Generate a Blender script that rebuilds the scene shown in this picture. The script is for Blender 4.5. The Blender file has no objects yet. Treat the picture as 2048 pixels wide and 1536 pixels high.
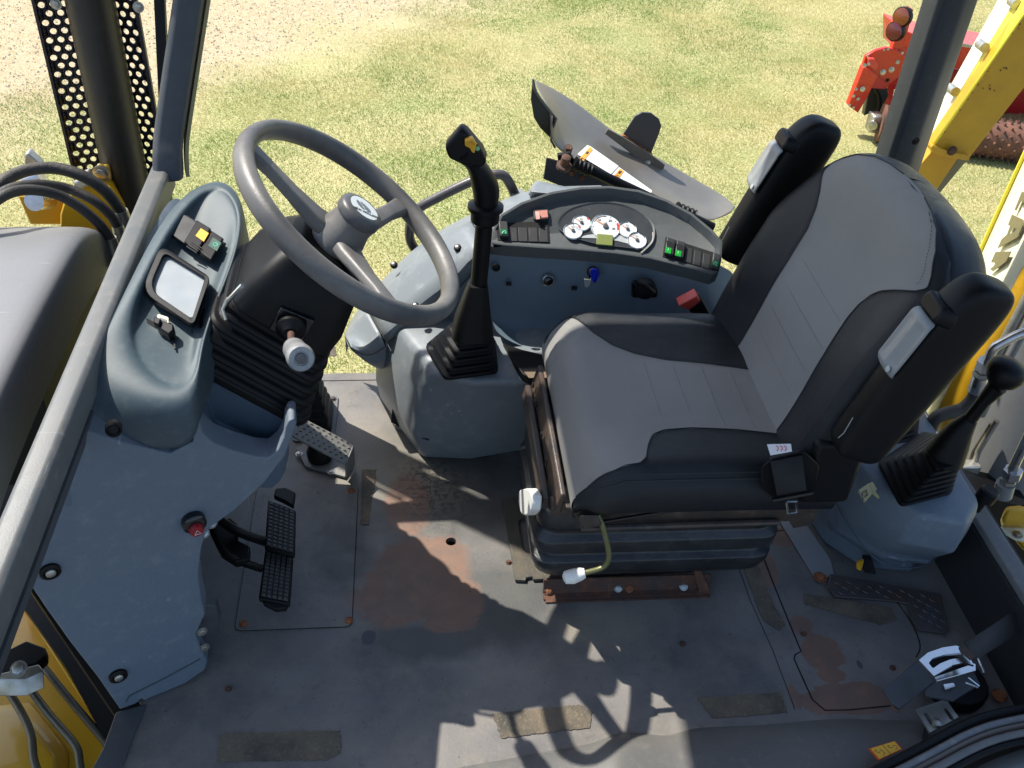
import bpy, bmesh, math, random
import numpy as np
from mathutils import Vector as V, Matrix
random.seed(7); np.random.seed(7)
sc = bpy.context.scene
C = bpy.data.collections.new("loader_cab"); sc.collection.children.link(C)
PI = math.pi
# ------------------------------------------------------------------ camera
FPX = 1970.0
dn = V((-183, 2476, FPX)).normalized()
yv = V((-224, -1584, FPX)); yv = (yv - dn*yv.dot(dn)).normalized()
up = -dn; xv = yv.cross(up)
CAM = V((0, 0, 1.6))
cd = bpy.data.cameras.new("camera"); cam = bpy.data.objects.new("camera", cd); C.objects.link(cam)
cd.sensor_width = 36; cd.lens = FPX/2048*36; cd.clip_start = .02; cd.clip_end = 500
rx = V((xv[0], yv[0], up[0])); ry = V((xv[1], yv[1], up[1])); rz = V((xv[2], yv[2], up[2]))
m = Matrix.Identity(4)
for i in range(3):
    m[i][0] = rx[i]; m[i][1] = -ry[i]; m[i][2] = -rz[i]; m[i][3] = CAM[i]
cam.matrix_world = m
sc.camera = cam
# ------------------------------------------------------------------ light
SX, SY = .54, -.39                       # ground shift of a shadow per metre of height
w = bpy.data.worlds.new("World"); sc.world = w; w.use_nodes = True
nt = w.node_tree; nt.nodes.clear()
sky = nt.nodes.new("ShaderNodeTexSky"); sky.sky_type = 'NISHITA'; sky.sun_disc = False
el = math.atan(1/math.hypot(SX, SY)); az = math.atan2(-SX, -SY)
sky.sun_elevation = el; sky.sun_rotation = az; sky.dust_density = 1.5
bg = nt.nodes.new("ShaderNodeBackground"); bg.inputs[1].default_value = .14
wo = nt.nodes.new("ShaderNodeOutputWorld")
nt.links.new(sky.outputs[0], bg.inputs[0]); nt.links.new(bg.outputs[0], wo.inputs[0])
ld = bpy.data.lights.new("sun", 'SUN'); ld.energy = 4.4; ld.angle = math.radians(.6); ld.color = (1, .95, .86)
sun = bpy.data.objects.new("sun", ld); C.objects.link(sun)
sun.rotation_euler = V((SX, SY, -1)).to_track_quat('-Z', 'Y').to_euler(); sun.location = (-3, 2, 6)
vs = sc.view_settings; vs.view_transform = 'Standard'; vs.look = 'None'; vs.exposure = .8; vs.gamma = 1
sc.cycles.max_bounces = 8
# ------------------------------------------------------------------ measuring helpers: a sight line met with a plane of the place
def ray(u, v):
    return rx*(u-1024) + ry*(v-768) + rz*FPX
def F(u, v, z): d = ray(u, v); return CAM + d*((z-CAM.z)/d.z)
def FX(u, v, x): d = ray(u, v); return CAM + d*(x/d.x)
def FY(u, v, y): d = ray(u, v); return CAM + d*(y/d.y)
def PP(u, v, o, n): d = ray(u, v); return CAM + d*((V(o)-CAM).dot(V(n))/d.dot(V(n)))
def Fz(pts, z): return [F(u, v, z) for u, v in pts]
def F3(pts): return [F(*p) for p in pts]
def F3y(pts): return [FY(*p) for p in pts]
# ------------------------------------------------------------------ materials
MATS = {}
def mat(name, col, rough=.5, metal=0, bump=0, bscale=200, var=None, vscale=8, vamt=.5, spec=.5, coat=0, dust=0, dustcol=(.5, .45, .38), sheen=0, dscale=60, vdet=6, wr=0, scr=0):
    if name in MATS: return MATS[name]
    m = bpy.data.materials.new(name); m.use_nodes = True; t = m.node_tree; N = t.nodes; L = t.links
    b = N['Principled BSDF']
    b.inputs['Base Color'].default_value = (*col, 1); b.inputs['Roughness'].default_value = rough
    b.inputs['Metallic'].default_value = metal; b.inputs['Specular IOR Level'].default_value = spec
    b.inputs['Coat Weight'].default_value = coat
    tc = N.new('ShaderNodeTexCoord'); out = None
    def noise(s, det=4, ro=.55):
        n = N.new('ShaderNodeTexNoise'); n.inputs['Scale'].default_value = s; n.inputs['Detail'].default_value = det; n.inputs['Roughness'].default_value = ro
        L.new(tc.outputs['Object'], n.inputs['Vector']); return n.outputs[0]
    def ramp(src, a, bb):
        r = N.new('ShaderNodeMapRange'); r.inputs[1].default_value = a; r.inputs[2].default_value = bb; L.new(src, r.inputs[0]); return r.outputs[0]
    def mix(fac, a, bb):
        x = N.new('ShaderNodeMix'); x.data_type = 'RGBA'
        if isinstance(fac, (int, float)): x.inputs[0].default_value = fac
        else: L.new(fac, x.inputs[0])
        for s, q in ((6, a), (7, bb)):
            if isinstance(q, tuple): x.inputs[s].default_value = (*q, 1)
            else: L.new(q, x.inputs[s])
        return x.outputs[2]
    def mul(a, k):
        x = N.new('ShaderNodeMath'); x.operation = 'MULTIPLY'; L.new(a, x.inputs[0])
        if isinstance(k, (int, float)): x.inputs[1].default_value = k
        else: L.new(k, x.inputs[1])
        return x.outputs[0]
    m['_h'] = 1
    if var: out = mix(mul(ramp(noise(vscale, vdet), .5-.25*(1-vamt)-.05, .5+.25*(1-vamt)+.05), 1.0), col, var)
    if dust:
        s = mul(ramp(noise(dscale, 8, .7), .52, .75), dust)
        out = mix(s, out if out is not None else col, dustcol)
        rr = N.new('ShaderNodeMapRange'); rr.inputs[3].default_value = rough; rr.inputs[4].default_value = min(1, rough+.3); L.new(s, rr.inputs[0]); L.new(rr.outputs[0], b.inputs['Roughness'])
    else:
        rr = N.new('ShaderNodeMapRange'); rr.inputs[1].default_value = .3; rr.inputs[2].default_value = .7
        rr.inputs[3].default_value = max(.03, rough-.07); rr.inputs[4].default_value = min(1, rough+.07)
        L.new(noise(25, 5), rr.inputs[0]); L.new(rr.outputs[0], b.inputs['Roughness'])
    for q, sc3 in enumerate(((5, 120, 60), (90, 7, 50))) if scr else ():
        mp = N.new('ShaderNodeMapping'); mp.inputs['Scale'].default_value = sc3; mp.inputs['Rotation'].default_value = (.4, .3, .6+q); L.new(tc.outputs['Object'], mp.inputs['Vector'])
        n = N.new('ShaderNodeTexNoise'); n.inputs['Scale'].default_value = 1; n.inputs['Detail'].default_value = 3; L.new(mp.outputs[0], n.inputs['Vector'])
        f = mul(mul(ramp(n.outputs[0], .70, .74), ramp(noise(4, 3), .48, .60)), scr)
        out = mix(f, out if out is not None else col, tuple(min(1, c*2.4+.03) for c in col))
    if out is not None: L.new(out, b.inputs['Base Color'])
    if bump:
        bn = N.new('ShaderNodeBump'); bn.inputs['Strength'].default_value = bump; bn.inputs['Distance'].default_value = .002
        L.new(noise(bscale, 3), bn.inputs['Height']); L.new(bn.outputs[0], b.inputs['Normal'])
        if wr:
            b2 = N.new('ShaderNodeBump'); b2.inputs['Strength'].default_value = wr; b2.inputs['Distance'].default_value = .012; L.new(noise(13, 2), b2.inputs['Height']); L.new(b2.outputs[0], bn.inputs['Normal'])
    MATS[name] = m; return m
M_blue = mat('console_plastic', (.118, .152, .192), .5, bump=.5, bscale=650, var=(.13, .165, .205), vscale=3, vamt=.1, dust=.3, dustcol=(.3, .31, .3), dscale=40, scr=.6)
M_blue2 = mat('fender_plastic', (.185, .205, .22), .42, bump=.15, bscale=900, var=(.16, .185, .20), vscale=5, vamt=.2, dust=.3, dustcol=(.42, .42, .4), dscale=30, scr=.6)
M_teal = mat('pod_plastic', (.040, .064, .077), .5, bump=.2, bscale=900, var=(.05, .074, .086), vscale=4, vamt=.2, dust=.18, dustcol=(.25, .28, .28), scr=.6)
M_dash = mat('dash_plastic', (.062, .07, .072), .5, bump=.3, bscale=1200, dust=.25, dustcol=(.16, .16, .15), scr=.6)
M_blk = mat('black_rubber', (.005, .005, .0055), .48, bump=.2, bscale=700, dust=.12, dustcol=(.025, .024, .022), spec=.22)
M_blks = mat('black_plastic', (.005, .005, .0055), .42, bump=.15, bscale=900, dust=.12, dustcol=(.02, .02, .02), spec=.2)
M_gloss = mat('gloss_black', (.008, .008, .01), .15)
M_frame = mat('frame_paint', (.10, .11, .115), .5, bump=.15, bscale=500, var=(.13, .13, .125), vscale=14, vamt=.3, dust=.35, dustcol=(.28, .25, .21), dscale=50, scr=.6)
M_framed = mat('frame_paint_dark', (.045, .052, .06), .5, bump=.2, bscale=500, var=(.06, .065, .07), vscale=7, dust=.3, dustcol=(.14, .13, .12), dscale=40)
M_wheel = mat('wheel_rubber', (.06, .06, .063), .45, bump=.14, bscale=300, var=(.17, .162, .15), vscale=7, vamt=.5, dust=.5, dustcol=(.06, .06, .06), dscale=35, scr=.6)
M_vinyl = mat('black_vinyl', (.007, .009, .012), .40, bump=.5, bscale=1100, spec=.4, wr=.35, dust=.12, dustcol=(.04, .04, .04))
M_fab = mat('grey_vinyl', (.235, .23, .218), .5, bump=.8, bscale=1100, var=(.265, .258, .245), vscale=6, wr=.3, dust=.1, dustcol=(.15, .145, .135), dscale=25)
M_thread = mat('thread', (.02, .02, .022), .7)
M_rust = mat('rusty_steel', (.10, .04, .02), .8, bump=.8, bscale=150, var=(.05, .04, .035), vscale=22, vamt=.5, dust=.6, dustcol=(.28, .11, .045), dscale=40)
M_rustb = mat('rust_bright', (.35, .12, .04), .85, bump=.8, bscale=200, var=(.16, .06, .03), vscale=60)
M_rustk = mat('rust_on_black', (.022, .022, .022), .45, bump=.5, bscale=180, var=(.07, .045, .032), vscale=16, vamt=.35, dust=.35, dustcol=(.2, .17, .14), dscale=30)
M_steel = mat('bare_steel', (.55, .55, .55), .3, metal=1, bump=.2, bscale=100, var=(.4, .38, .35), vscale=30)
M_chrome = mat('chrome', (.75, .75, .73), .24, metal=1, bump=.1, bscale=60, dust=.25, dustcol=(.35, .3, .25))
M_zinc = mat('zinc', (.5, .5, .46), .4, metal=.8, bump=.2, bscale=80, var=(.35, .33, .28), vscale=40)
M_white = mat('white_plastic', (.75, .74, .68), .45, bump=.3, bscale=120, dust=.3, dustcol=(.5, .45, .35))
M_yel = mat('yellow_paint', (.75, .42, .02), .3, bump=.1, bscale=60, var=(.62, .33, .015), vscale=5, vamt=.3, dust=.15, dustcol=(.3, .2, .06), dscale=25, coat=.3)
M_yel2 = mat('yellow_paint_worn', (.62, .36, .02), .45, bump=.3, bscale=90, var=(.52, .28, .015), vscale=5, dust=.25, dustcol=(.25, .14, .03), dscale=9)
M_cream = mat('cream_decal_sunlit', (.88, .86, .66), .35, dust=.15, dustcol=(.6, .5, .2))
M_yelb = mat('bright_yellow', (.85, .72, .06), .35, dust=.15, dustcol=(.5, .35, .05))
M_olive = mat('letter_grey', (.17, .145, .07), .5)
M_red = mat('red_paint', (.55, .022, .008), .3, coat=.4, bump=.1, bscale=50, var=(.62, .03, .012), vscale=4)
M_reddk = mat('dark_red_paint', (.42, .008, .015), .35, coat=.3)
M_lampr = mat('red_lens', (.09, .003, .006), .15, coat=.5)
M_lampa = mat('amber_lens', (.17, .035, .006), .15, coat=.5)
M_orange = mat('orange_print', (.85, .36, .02), .5)
M_paper = mat('white_paper', (.82, .82, .8), .5)
M_green = mat('green_plastic', (.0, .16, .05), .35)
M_greenb = mat('green_bright', (.01, .3, .03), .35)
M_amber = mat('amber_plastic', (.7, .36, .01), .4)
M_pink = mat('pink_rocker', (.52, .22, .17), .5)
M_redp = mat('red_plastic', (.62, .06, .04), .4)
M_key = mat('blue_plastic', (.01, .03, .5), .3)
M_lcd = mat('lcd_glass', (.19, .22, .07), .25)
M_lgrey = mat('light_grey_plastic', (.22, .235, .24), .38, bump=.1, bscale=300)
M_gface = mat('gauge_face', (.62, .65, .66), .3)
M_cap = mat('cap_grey', (.075, .075, .078), .4, bump=.15, bscale=500, dust=.2, dustcol=(.2, .19, .18))
M_disc = mat('emblem_disc', (.62, .66, .66), .35)
M_ink = mat('print_ink', (.05, .055, .06), .5)
M_ink2 = mat('print_grey', (.14, .16, .18), .5)
M_hood = mat('hood_paint', (.19, .19, .195), .42, bump=.1, bscale=100, var=(.165, .168, .172), vscale=3, dust=.4, dustcol=(.14, .14, .14), dscale=90, scr=.6)
M_belt = mat('webbing', (.012, .013, .015), .75, bump=.8, bscale=900)
M_mesh = mat('perforated_black', (.010, .009, .012), .45)
M_stack = mat('stack_black', (.016, .015, .014), .4, bump=.3, bscale=60, var=(.03, .025, .016), vscale=4, dust=.2, dustcol=(.08, .06, .03))
M_hose = mat('hose_rubber', (.022, .020, .018), .6, bump=.6, bscale=260, var=(.05, .045, .038), vscale=20, dust=.3, dustcol=(.12, .10, .08))
M_grip = mat('tape_grit', (.18, .14, .095), .95, bump=1, bscale=500, var=(.065, .062, .052), vscale=14, vamt=.5, dust=.8, dustcol=(.27, .22, .145), dscale=180)
M_cyl = mat('grey_cylinder', (.17, .175, .175), .4, bump=.15, bscale=60, dust=.3, dustcol=(.1, .1, .1), dscale=30)
# ------------------------------------------------------------------ mesh helpers
class MB:
    def __init__(s, M=None): s.v = []; s.f = []; s.mi = []; s.M = M or Matrix.Identity(4)
    def add(s, vs_, fs, mi=0):
        o = len(s.v); s.v += [s.M @ V(p) for p in vs_]; s.f += [tuple(o+i for i in f) for f in fs]; s.mi += [mi]*len(fs); return s
    def box(s, c, d, R=None, mi=0):
        c = V(c); q = []
        for i in (-.5, .5):
            for j in (-.5, .5):
                for k in (-.5, .5):
                    p = V((i*d[0], j*d[1], k*d[2])); q.append(c + (R @ p if R else p))
        return s.add(q, [(0, 1, 3, 2), (4, 6, 7, 5), (0, 4, 5, 1), (2, 3, 7, 6), (0, 2, 6, 4), (1, 5, 7, 3)], mi)
    def prism(s, pts, vec, mi=0):
        n = len(pts); a = [V(p) for p in pts]; vec = V(vec)
        return s.add(a+[p+vec for p in a], [tuple(range(n)), tuple(range(2*n-1, n-1, -1))]+[(i, (i+1) % n, n+(i+1) % n, n+i) for i in range(n)], mi)
    def loft(s, rings, c0=True, c1=True, closed=True, mi=0):
        n = len(rings[0]); q = [V(p) for r in rings for p in r]; f = []
        for k in range(len(rings)-1):
            for i in range(n if closed else n-1):
                j = (i+1) % n; f.append((k*n+i, k*n+j, (k+1)*n+j, (k+1)*n+i))
        if c0: f.append(tuple(range(n)))
        if c1: f.append(tuple(range(len(rings)*n-1, (len(rings)-1)*n-1, -1)))
        return s.add(q, f, mi)
    def tube(s, pts, r, n=12, mi=0, caps=True, flat=None):
        pts = [V(p) for p in pts]; N_ = len(pts); rings = []; t0 = (pts[1]-pts[0]).normalized()
        a = t0.orthogonal().normalized() if flat is None else V(flat)
        for i, p in enumerate(pts):
            t = (pts[min(i+1, N_-1)]-pts[max(i-1, 0)]).normalized()
            a = (a - t*a.dot(t)).normalized(); b = t.cross(a)
            rr = r[i] if isinstance(r, (list, tuple)) else r
            ra, rb = rr if isinstance(rr, (list, tuple)) else (rr, rr)
            rings.append([p + a*ra*math.cos(2*PI*k/n) + b*rb*math.sin(2*PI*k/n) for k in range(n)])
        return s.loft(rings, caps, caps, mi=mi)
    def lathe(s, prof, o, ax, n=24, mi=0):
        ax = V(ax).normalized(); a = ax.orthogonal().normalized(); b = ax.cross(a); o = V(o)
        return s.loft([[o+ax*h+(a*math.cos(2*PI*k/n)+b*math.sin(2*PI*k/n))*max(r, 1e-5) for k in range(n)] for r, h in prof], mi=mi)
    def grid(s, rows, mi=0):
        n = len(rows[0]); q = [V(p) for r in rows for p in r]
        return s.add(q, [(k*n+i, k*n+i+1, (k+1)*n+i+1, (k+1)*n+i) for k in range(len(rows)-1) for i in range(n-1)], mi)
    def build(s, name, mats, parent=None, bevel=0, seg=2, sub=0, solid=0, smooth=40, weld=0, crease=None):
        me = bpy.data.meshes.new(name); me.from_pydata([tuple(p) for p in s.v], [], s.f)
        if not isinstance(mats, (list, tuple)): mats = [mats]
        for m_ in mats: me.materials.append(m_)
        me.polygons.foreach_set('material_index', s.mi)
        bm = bmesh.new(); bm.from_mesh(me)
        if weld: bmesh.ops.remove_doubles(bm, verts=bm.verts, dist=weld)
        bmesh.ops.recalc_face_normals(bm, faces=bm.faces)
        for f in bm.faces: f.smooth = True
        bm.to_mesh(me); bm.free()
        if not sub and not bevel: me.set_sharp_from_angle(angle=math.radians(smooth))
        o = bpy.data.objects.new(name, me); C.objects.link(o)
        if solid:
            d = o.modifiers.new('s', 'SOLIDIFY'); d.thickness = solid; d.offset = 0
        if bevel:
            d = o.modifiers.new('b', 'BEVEL'); d.width = bevel; d.segments = seg; d.limit_method = 'ANGLE'; d.angle_limit = math.radians(35); d.use_clamp_overlap = True
            d.harden_normals = False
        if sub:
            d = o.modifiers.new('d', 'SUBSURF'); d.levels = sub; d.render_levels = sub
        if bevel and not sub:
            me.set_sharp_from_angle(angle=math.radians(75))
        if parent is not None:
            o.parent = parent; o.matrix_parent_inverse = parent.matrix_basis.inverted() if parent.parent is None else Matrix.Identity(4)
        return o
def thing(name, label, cat, loc=(0, 0, 0), group=None):
    o = bpy.data.objects.new(name, None); C.objects.link(o); o.location = loc; o.empty_display_size = .05
    o['label'] = label; o['category'] = cat
    if group: o['group'] = group
    return o
def tag(o, label, cat, group=None):
    o['label'] = label; o['category'] = cat
    if group: o['group'] = group
    return o
def struct(o): o['kind'] = 'structure'; return o
def cat_(pts, n=6, closed=False):
    P = [V(p) for p in pts]; N_ = len(P); out = []
    def g(i): return P[i % N_] if closed else P[max(0, min(N_-1, i))]
    for i in range(N_ if closed else N_-1):
        a, b, c, d = g(i-1), g(i), g(i+1), g(i+2)
        for k in range(n):
            t = k/n; out.append(.5*((2*b)+(c-a)*t+(2*a-5*b+4*c-d)*t*t+(3*b-a-3*c+d)*t**3))
    if not closed: out.append(P[-1])
    return out
def rrect(w_, h_, r, n=4):
    out = []
    for cx, cy, a0 in ((w_/2-r, h_/2-r, 0), (-w_/2+r, h_/2-r, 90), (-w_/2+r, -h_/2+r, 180), (w_/2-r, -h_/2+r, 270)):
        for k in range(n+1):
            a = math.radians(a0+90*k/n); out.append((cx+r*math.cos(a), cy+r*math.sin(a)))
    return out
def frame(o, x, y):
    x = V(x).normalized(); y = V(y); y = (y-x*y.dot(x)).normalized(); z = x.cross(y)
    m_ = Matrix.Identity(4)
    for i in range(3): m_[i][0] = x[i]; m_[i][1] = y[i]; m_[i][2] = z[i]; m_[i][3] = o[i]
    return m_
def text(s_, size, M, mt, name, parent=None, ext=.0004, align='CENTER', shear=0):
    c = bpy.data.curves.new('t', 'FONT'); c.body = s_; c.size = size; c.extrude = ext; c.align_x = align; c.align_y = 'CENTER'; c.shear = shear
    o = bpy.data.objects.new('t', c); C.objects.link(o); o.data.materials.append(mt)
    dg = bpy.context.evaluated_depsgraph_get(); me = bpy.data.meshes.new_from_object(o.evaluated_get(dg))
    bpy.data.objects.remove(o); me.transform(M)
    if not me.materials: me.materials.append(mt)
    r = bpy.data.objects.new(name, me); C.objects.link(r)
    if parent is not None:
        r.parent = parent
        if parent.parent is None: r.matrix_parent_inverse = parent.matrix_basis.inverted()
    return r
def bolt(name, p, ax, r, mt, parent=None, h=None, hexa=True, label=None):
    b = MB(); h = h or r*.7
    b.lathe([(r*1.35, 0), (r*1.35, h*.25), (r, h*.3)] if hexa else [(r, 0)], p, ax, 20) if False else None
    b.lathe([(r*1.4, 0), (r*1.4, h*.3)], p, ax, 20)
    b.lathe([(r, h*.28), (r, h*.95), (r*.8, h*1.1)], p, ax, 6 if hexa else 16)
    return b.build(name, mt, parent)
def bellows(name, base, top, folds, mt, parent, depth=.012, sub=0):
    n = len(base); rings = []; K = folds*4
    cb = sum((V(p) for p in base), V())/n; ct = sum((V(p) for p in top), V())/n
    for k in range(K+1):
        t = k/K; ph = k % 4; off = (0, .0, -depth, -depth)[ph]
        tt = (k//4 + (0, .42, .5, .92)[ph])/folds if k < K else 1
        c = cb.lerp(ct, tt); rg = []
        for i in range(n):
            p = V(base[i]).lerp(V(top[i]), tt); d = p-c; L_ = d.length; rg.append(p + d*(off/max(L_, 1e-4)))
        rings.append(rg)
    return MB().loft(rings).build(name, mt, parent, bevel=depth*.28, seg=2)
def ringxy(pts, z): return [V((x, y, z)) for x, y in pts]
def rrect3(M, w_, h_, r, z=0, n=4): return [M @ V((x, y, z)) for x, y in rrect(w_, h_, r, n)]
# ================================================================== GROUND
GZ = -1.1
def ground_mat():
    m = bpy.data.materials.new('lawn'); m.use_nodes = True; t = m.node_tree; N = t.nodes; L = t.links; b = N['Principled BSDF']; b.inputs['Roughness'].default_value = .95; b.inputs['Specular IOR Level'].default_value = .1
    g = N.new('ShaderNodeNewGeometry')
    def noise(s, d=5, ro=.6):
        n = N.new('ShaderNodeTexNoise'); n.inputs['Scale'].default_value = s; n.inputs['Detail'].default_value = d; n.inputs['Roughness'].default_value = ro; L.new(g.outputs['Position'], n.inputs['Vector']); return n.outputs[0]
    def ramp(src, a, c, lo=0, hi=1):
        r = N.new('ShaderNodeMapRange'); r.inputs[1].default_value = a; r.inputs[2].default_value = c; r.inputs[3].default_value = lo; r.inputs[4].default_value = hi; L.new(src, r.inputs[0]); return r.outputs[0]
    def mix(f, a, c):
        x = N.new('ShaderNodeMix'); x.data_type = 'RGBA'
        L.new(f, x.inputs[0])
        for s, q in ((6, a), (7, c)):
            if isinstance(q, tuple): x.inputs[s].default_value = (*q, 1)
            else: L.new(q, x.inputs[s])
        return x.outputs[2]
    grass = mix(ramp(noise(1.3), .42, .62), (.42, .38, .17), (.20, .26, .06))
    grass = mix(ramp(noise(60, 3), .35, .7), grass, (.54, .49, .28))
    sand = mix(ramp(noise(35, 6, .75), .4, .65), (.54, .45, .30), (.40, .31, .19))
    sand = mix(ramp(noise(9, 6, .8), .55, .72), sand, (.33, .28, .17))
    # sandy yard lies to the front-right of the machine
    sx = N.new('ShaderNodeSeparateXYZ'); L.new(g.outputs['Position'], sx.inputs[0])
    a1 = N.new('ShaderNodeMath'); a1.operation = 'MULTIPLY_ADD'; a1.inputs[1].default_value = SK; L.new(sx.outputs[0], a1.inputs[0]); L.new(sx.outputs[1], a1.inputs[2])
    a2 = N.new('ShaderNodeMath'); a2.operation = 'MULTIPLY_ADD'; a2.inputs[1].default_value = 2.6; L.new(noise(.9, 4), a2.inputs[0]); L.new(a1.outputs[0], a2.inputs[2])
    col = mix(ramp(a2.outputs[0], SB+1.3-.5, SB+1.3+.7), grass, sand)
    bounce_cut = N.new('ShaderNodeMapRange'); bounce_cut.inputs[1].default_value = .6; bounce_cut.inputs[2].default_value = 1.0; L.new(sx.outputs[1], bounce_cut.inputs[0])
    col = mix(bounce_cut.outputs[0], (.13, .135, .145), col)      # unseen ground made grey on the door side to cut grass bounce
    L.new(col, b.inputs['Base Color'])
    bn = N.new('ShaderNodeBump'); bn.inputs['Strength'].default_value = .8; bn.inputs['Distance'].default_value = .02; L.new(noise(70, 4), bn.inputs['Height']); L.new(bn.outputs[0], b.inputs['Normal'])
    return m
pA, pB = F(0, 300, GZ), F(980, 0, GZ)        # edge between lawn and sand
SK = -(pB.y-pA.y)/(pB.x-pA.x); SB = pA.y + SK*pA.x
gb = MB(); xs = np.linspace(-60, 60, 61); ys = np.linspace(-50, 70, 61)
gb.grid([[(x, y, GZ) for x in xs] for y in ys])
ground = struct(gb.build('ground', ground_mat()))
def blades():
    n = 1250000
    x = np.random.uniform(-5, 7, n); y = np.random.uniform(3.0, 10.8, n)
    # keep what lies in view
    R = np.array([rx, ry, rz]); P = np.stack([x, y, np.full(n, GZ)], 1) - np.array(CAM)
    c = P @ R.T; u = c[:, 0]/c[:, 2]*FPX+1024; v = c[:, 1]/c[:, 2]*FPX+768
    k = (u > -420) & (u < 2500) & (v > -250) & (v < 900)
    x, y = x[k], y[k]; n = len(x)
    def vn(x, y, s, seed):
        rs = np.random.RandomState(seed); g = rs.rand(64, 64); X = x*s+100; Y = y*s+100
        i = np.floor(X).astype(int); j = np.floor(Y).astype(int); fx = X-i; fy = Y-j; fx = fx*fx*(3-2*fx); fy = fy*fy*(3-2*fy)
        return (g[i % 64, j % 64]*(1-fx)+g[(i+1) % 64, j % 64]*fx)*(1-fy)+(g[i % 64, (j+1) % 64]*(1-fx)+g[(i+1) % 64, (j+1) % 64]*fx)*fy
    sd = SK*x+y-SB + 1.6*(vn(x, y, .8, 1)-.5)+.9*(vn(x, y, 3, 2)-.5)
    keep = (np.random.rand(n) > np.clip((sd+.3)/.9, 0, 1)*.93) | (vn(x, y, 1.4, 8)*(sd < 2.4) > .72)
    x, y, sd = x[keep], y[keep], sd[keep]; n = len(x)
    h = np.random.uniform(.006, .020, n)*(.6+.8*vn(x, y, 2.2, 3)); wd = np.random.uniform(.0010, .0024, n)
    a = np.random.uniform(0, 2*np.pi, n); ln = np.random.uniform(.2, 1.5, n)*h; b = np.random.uniform(0, 2*np.pi, n)
    p0 = np.stack([x-np.cos(a)*wd, y-np.sin(a)*wd, np.full(n, GZ)], 1); p1 = np.stack([x+np.cos(a)*wd, y+np.sin(a)*wd, np.full(n, GZ)], 1)
    p2 = np.stack([x+np.cos(b)*ln, y+np.sin(b)*ln, GZ+h], 1)
    co = np.stack([p0, p1, p2], 1).reshape(-1, 3)
    me = bpy.data.meshes.new('grass'); me.vertices.add(3*n); me.vertices.foreach_set('co', co.ravel())
    me.loops.add(3*n); me.loops.foreach_set('vertex_index', np.arange(3*n, dtype=np.int32)); me.polygons.add(n)
    me.polygons.foreach_set('loop_start', np.arange(0, 3*n, 3, dtype=np.int32)); me.update(calc_edges=True)
    g = np.clip(.50*vn(x, y, .8, 4)+.40*vn(x, y, 2.6, 5)+.30*vn(x, y, 8, 6)-.14+np.random.normal(0, .09, n), 0, 1)
    g = np.clip((g-.36)*3.2, 0, 1)[:, None]
    dry = np.array([.53, .48, .21]); grn = np.array([.17, .27, .045]); wht = np.array([.64, .61, .36])
    col = dry*(1-g)+grn*g; k2 = (np.random.rand(n) < .10+.35*np.clip(vn(x, y, 1.7, 11)*1.6-.9, 0, 1))[:, None]; col = np.where(k2, wht, col)*np.random.uniform(.85, 1.12, (n, 1))
    at = me.color_attributes.new('tint', 'FLOAT_COLOR', 'POINT'); c4 = np.ones((n, 3, 4), np.float32); c4[:, :, :3] = col[:, None, :]; at.data.foreach_set('color', c4.ravel())
    mt = bpy.data.materials.new('grass_blade'); mt.use_nodes = True; t = mt.node_tree; bs = t.nodes['Principled BSDF']; bs.inputs['Roughness'].default_value = .7; bs.inputs['Specular IOR Level'].default_value = .25
    ca = t.nodes.new('ShaderNodeVertexColor'); ca.layer_name = 'tint'; t.links.new(ca.outputs[0], bs.inputs['Base Color'])
    tr = t.nodes.new('ShaderNodeBsdfTranslucent'); t.links.new(ca.outputs[0], tr.inputs[0]); mx = t.nodes.new('ShaderNodeMixShader'); mx.inputs[0].default_value = .45
    t.links.new(bs.outputs[0], mx.inputs[1]); t.links.new(tr.outputs[0], mx.inputs[2]); t.links.new(mx.outputs[0], t.nodes['Material Output'].inputs[0])
    me.materials.append(mt); o = bpy.data.objects.new('grass', me); C.objects.link(o); o['kind'] = 'stuff'
    # pebbles of the sandy yard
    n = 16000; x = np.random.uniform(-4.2, 3, n); y = np.random.uniform(4.5, 10.5, n); sd = SK*x+y-SB+1.0*(vn(x, y, .8, 1)-.5)
    q = np.random.rand(n) < np.clip(sd, 0, 1); x, y = x[q], y[q]; n = len(x); s = np.random.uniform(.004, .013, n)
    base = np.array([(1, 0, 0), (0, 1, 0), (-1, 0, 0), (0, -1, 0), (0, 0, .8)]); an = np.random.uniform(0, 6.28, n)
    cs, sn = np.cos(an), np.sin(an); bx = base[:, 0][None]*cs[:, None]-base[:, 1][None]*sn[:, None]*.7; by = base[:, 0][None]*sn[:, None]+base[:, 1][None]*cs[:, None]*.7
    co = np.stack([x[:, None]+bx*s[:, None], y[:, None]+by*s[:, None], GZ+base[:, 2][None]*s[:, None]+.001], 2).reshape(-1, 3)
    fi = np.array([(0, 1, 4), (1, 2, 4), (2, 3, 4), (3, 0, 4)]); fs = (fi[None]+5*np.arange(n)[:, None, None]).reshape(-1, 3)
    me = bpy.data.meshes.new('gravel'); me.from_pydata(co.tolist(), [], fs.tolist()); me.materials.append(mat('pebble', (.55, .47, .36), .9, var=(.34, .29, .22), vscale=60, vamt=.7))
    o = bpy.data.objects.new('gravel', me); C.objects.link(o); o['kind'] = 'stuff'
blades()
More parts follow.
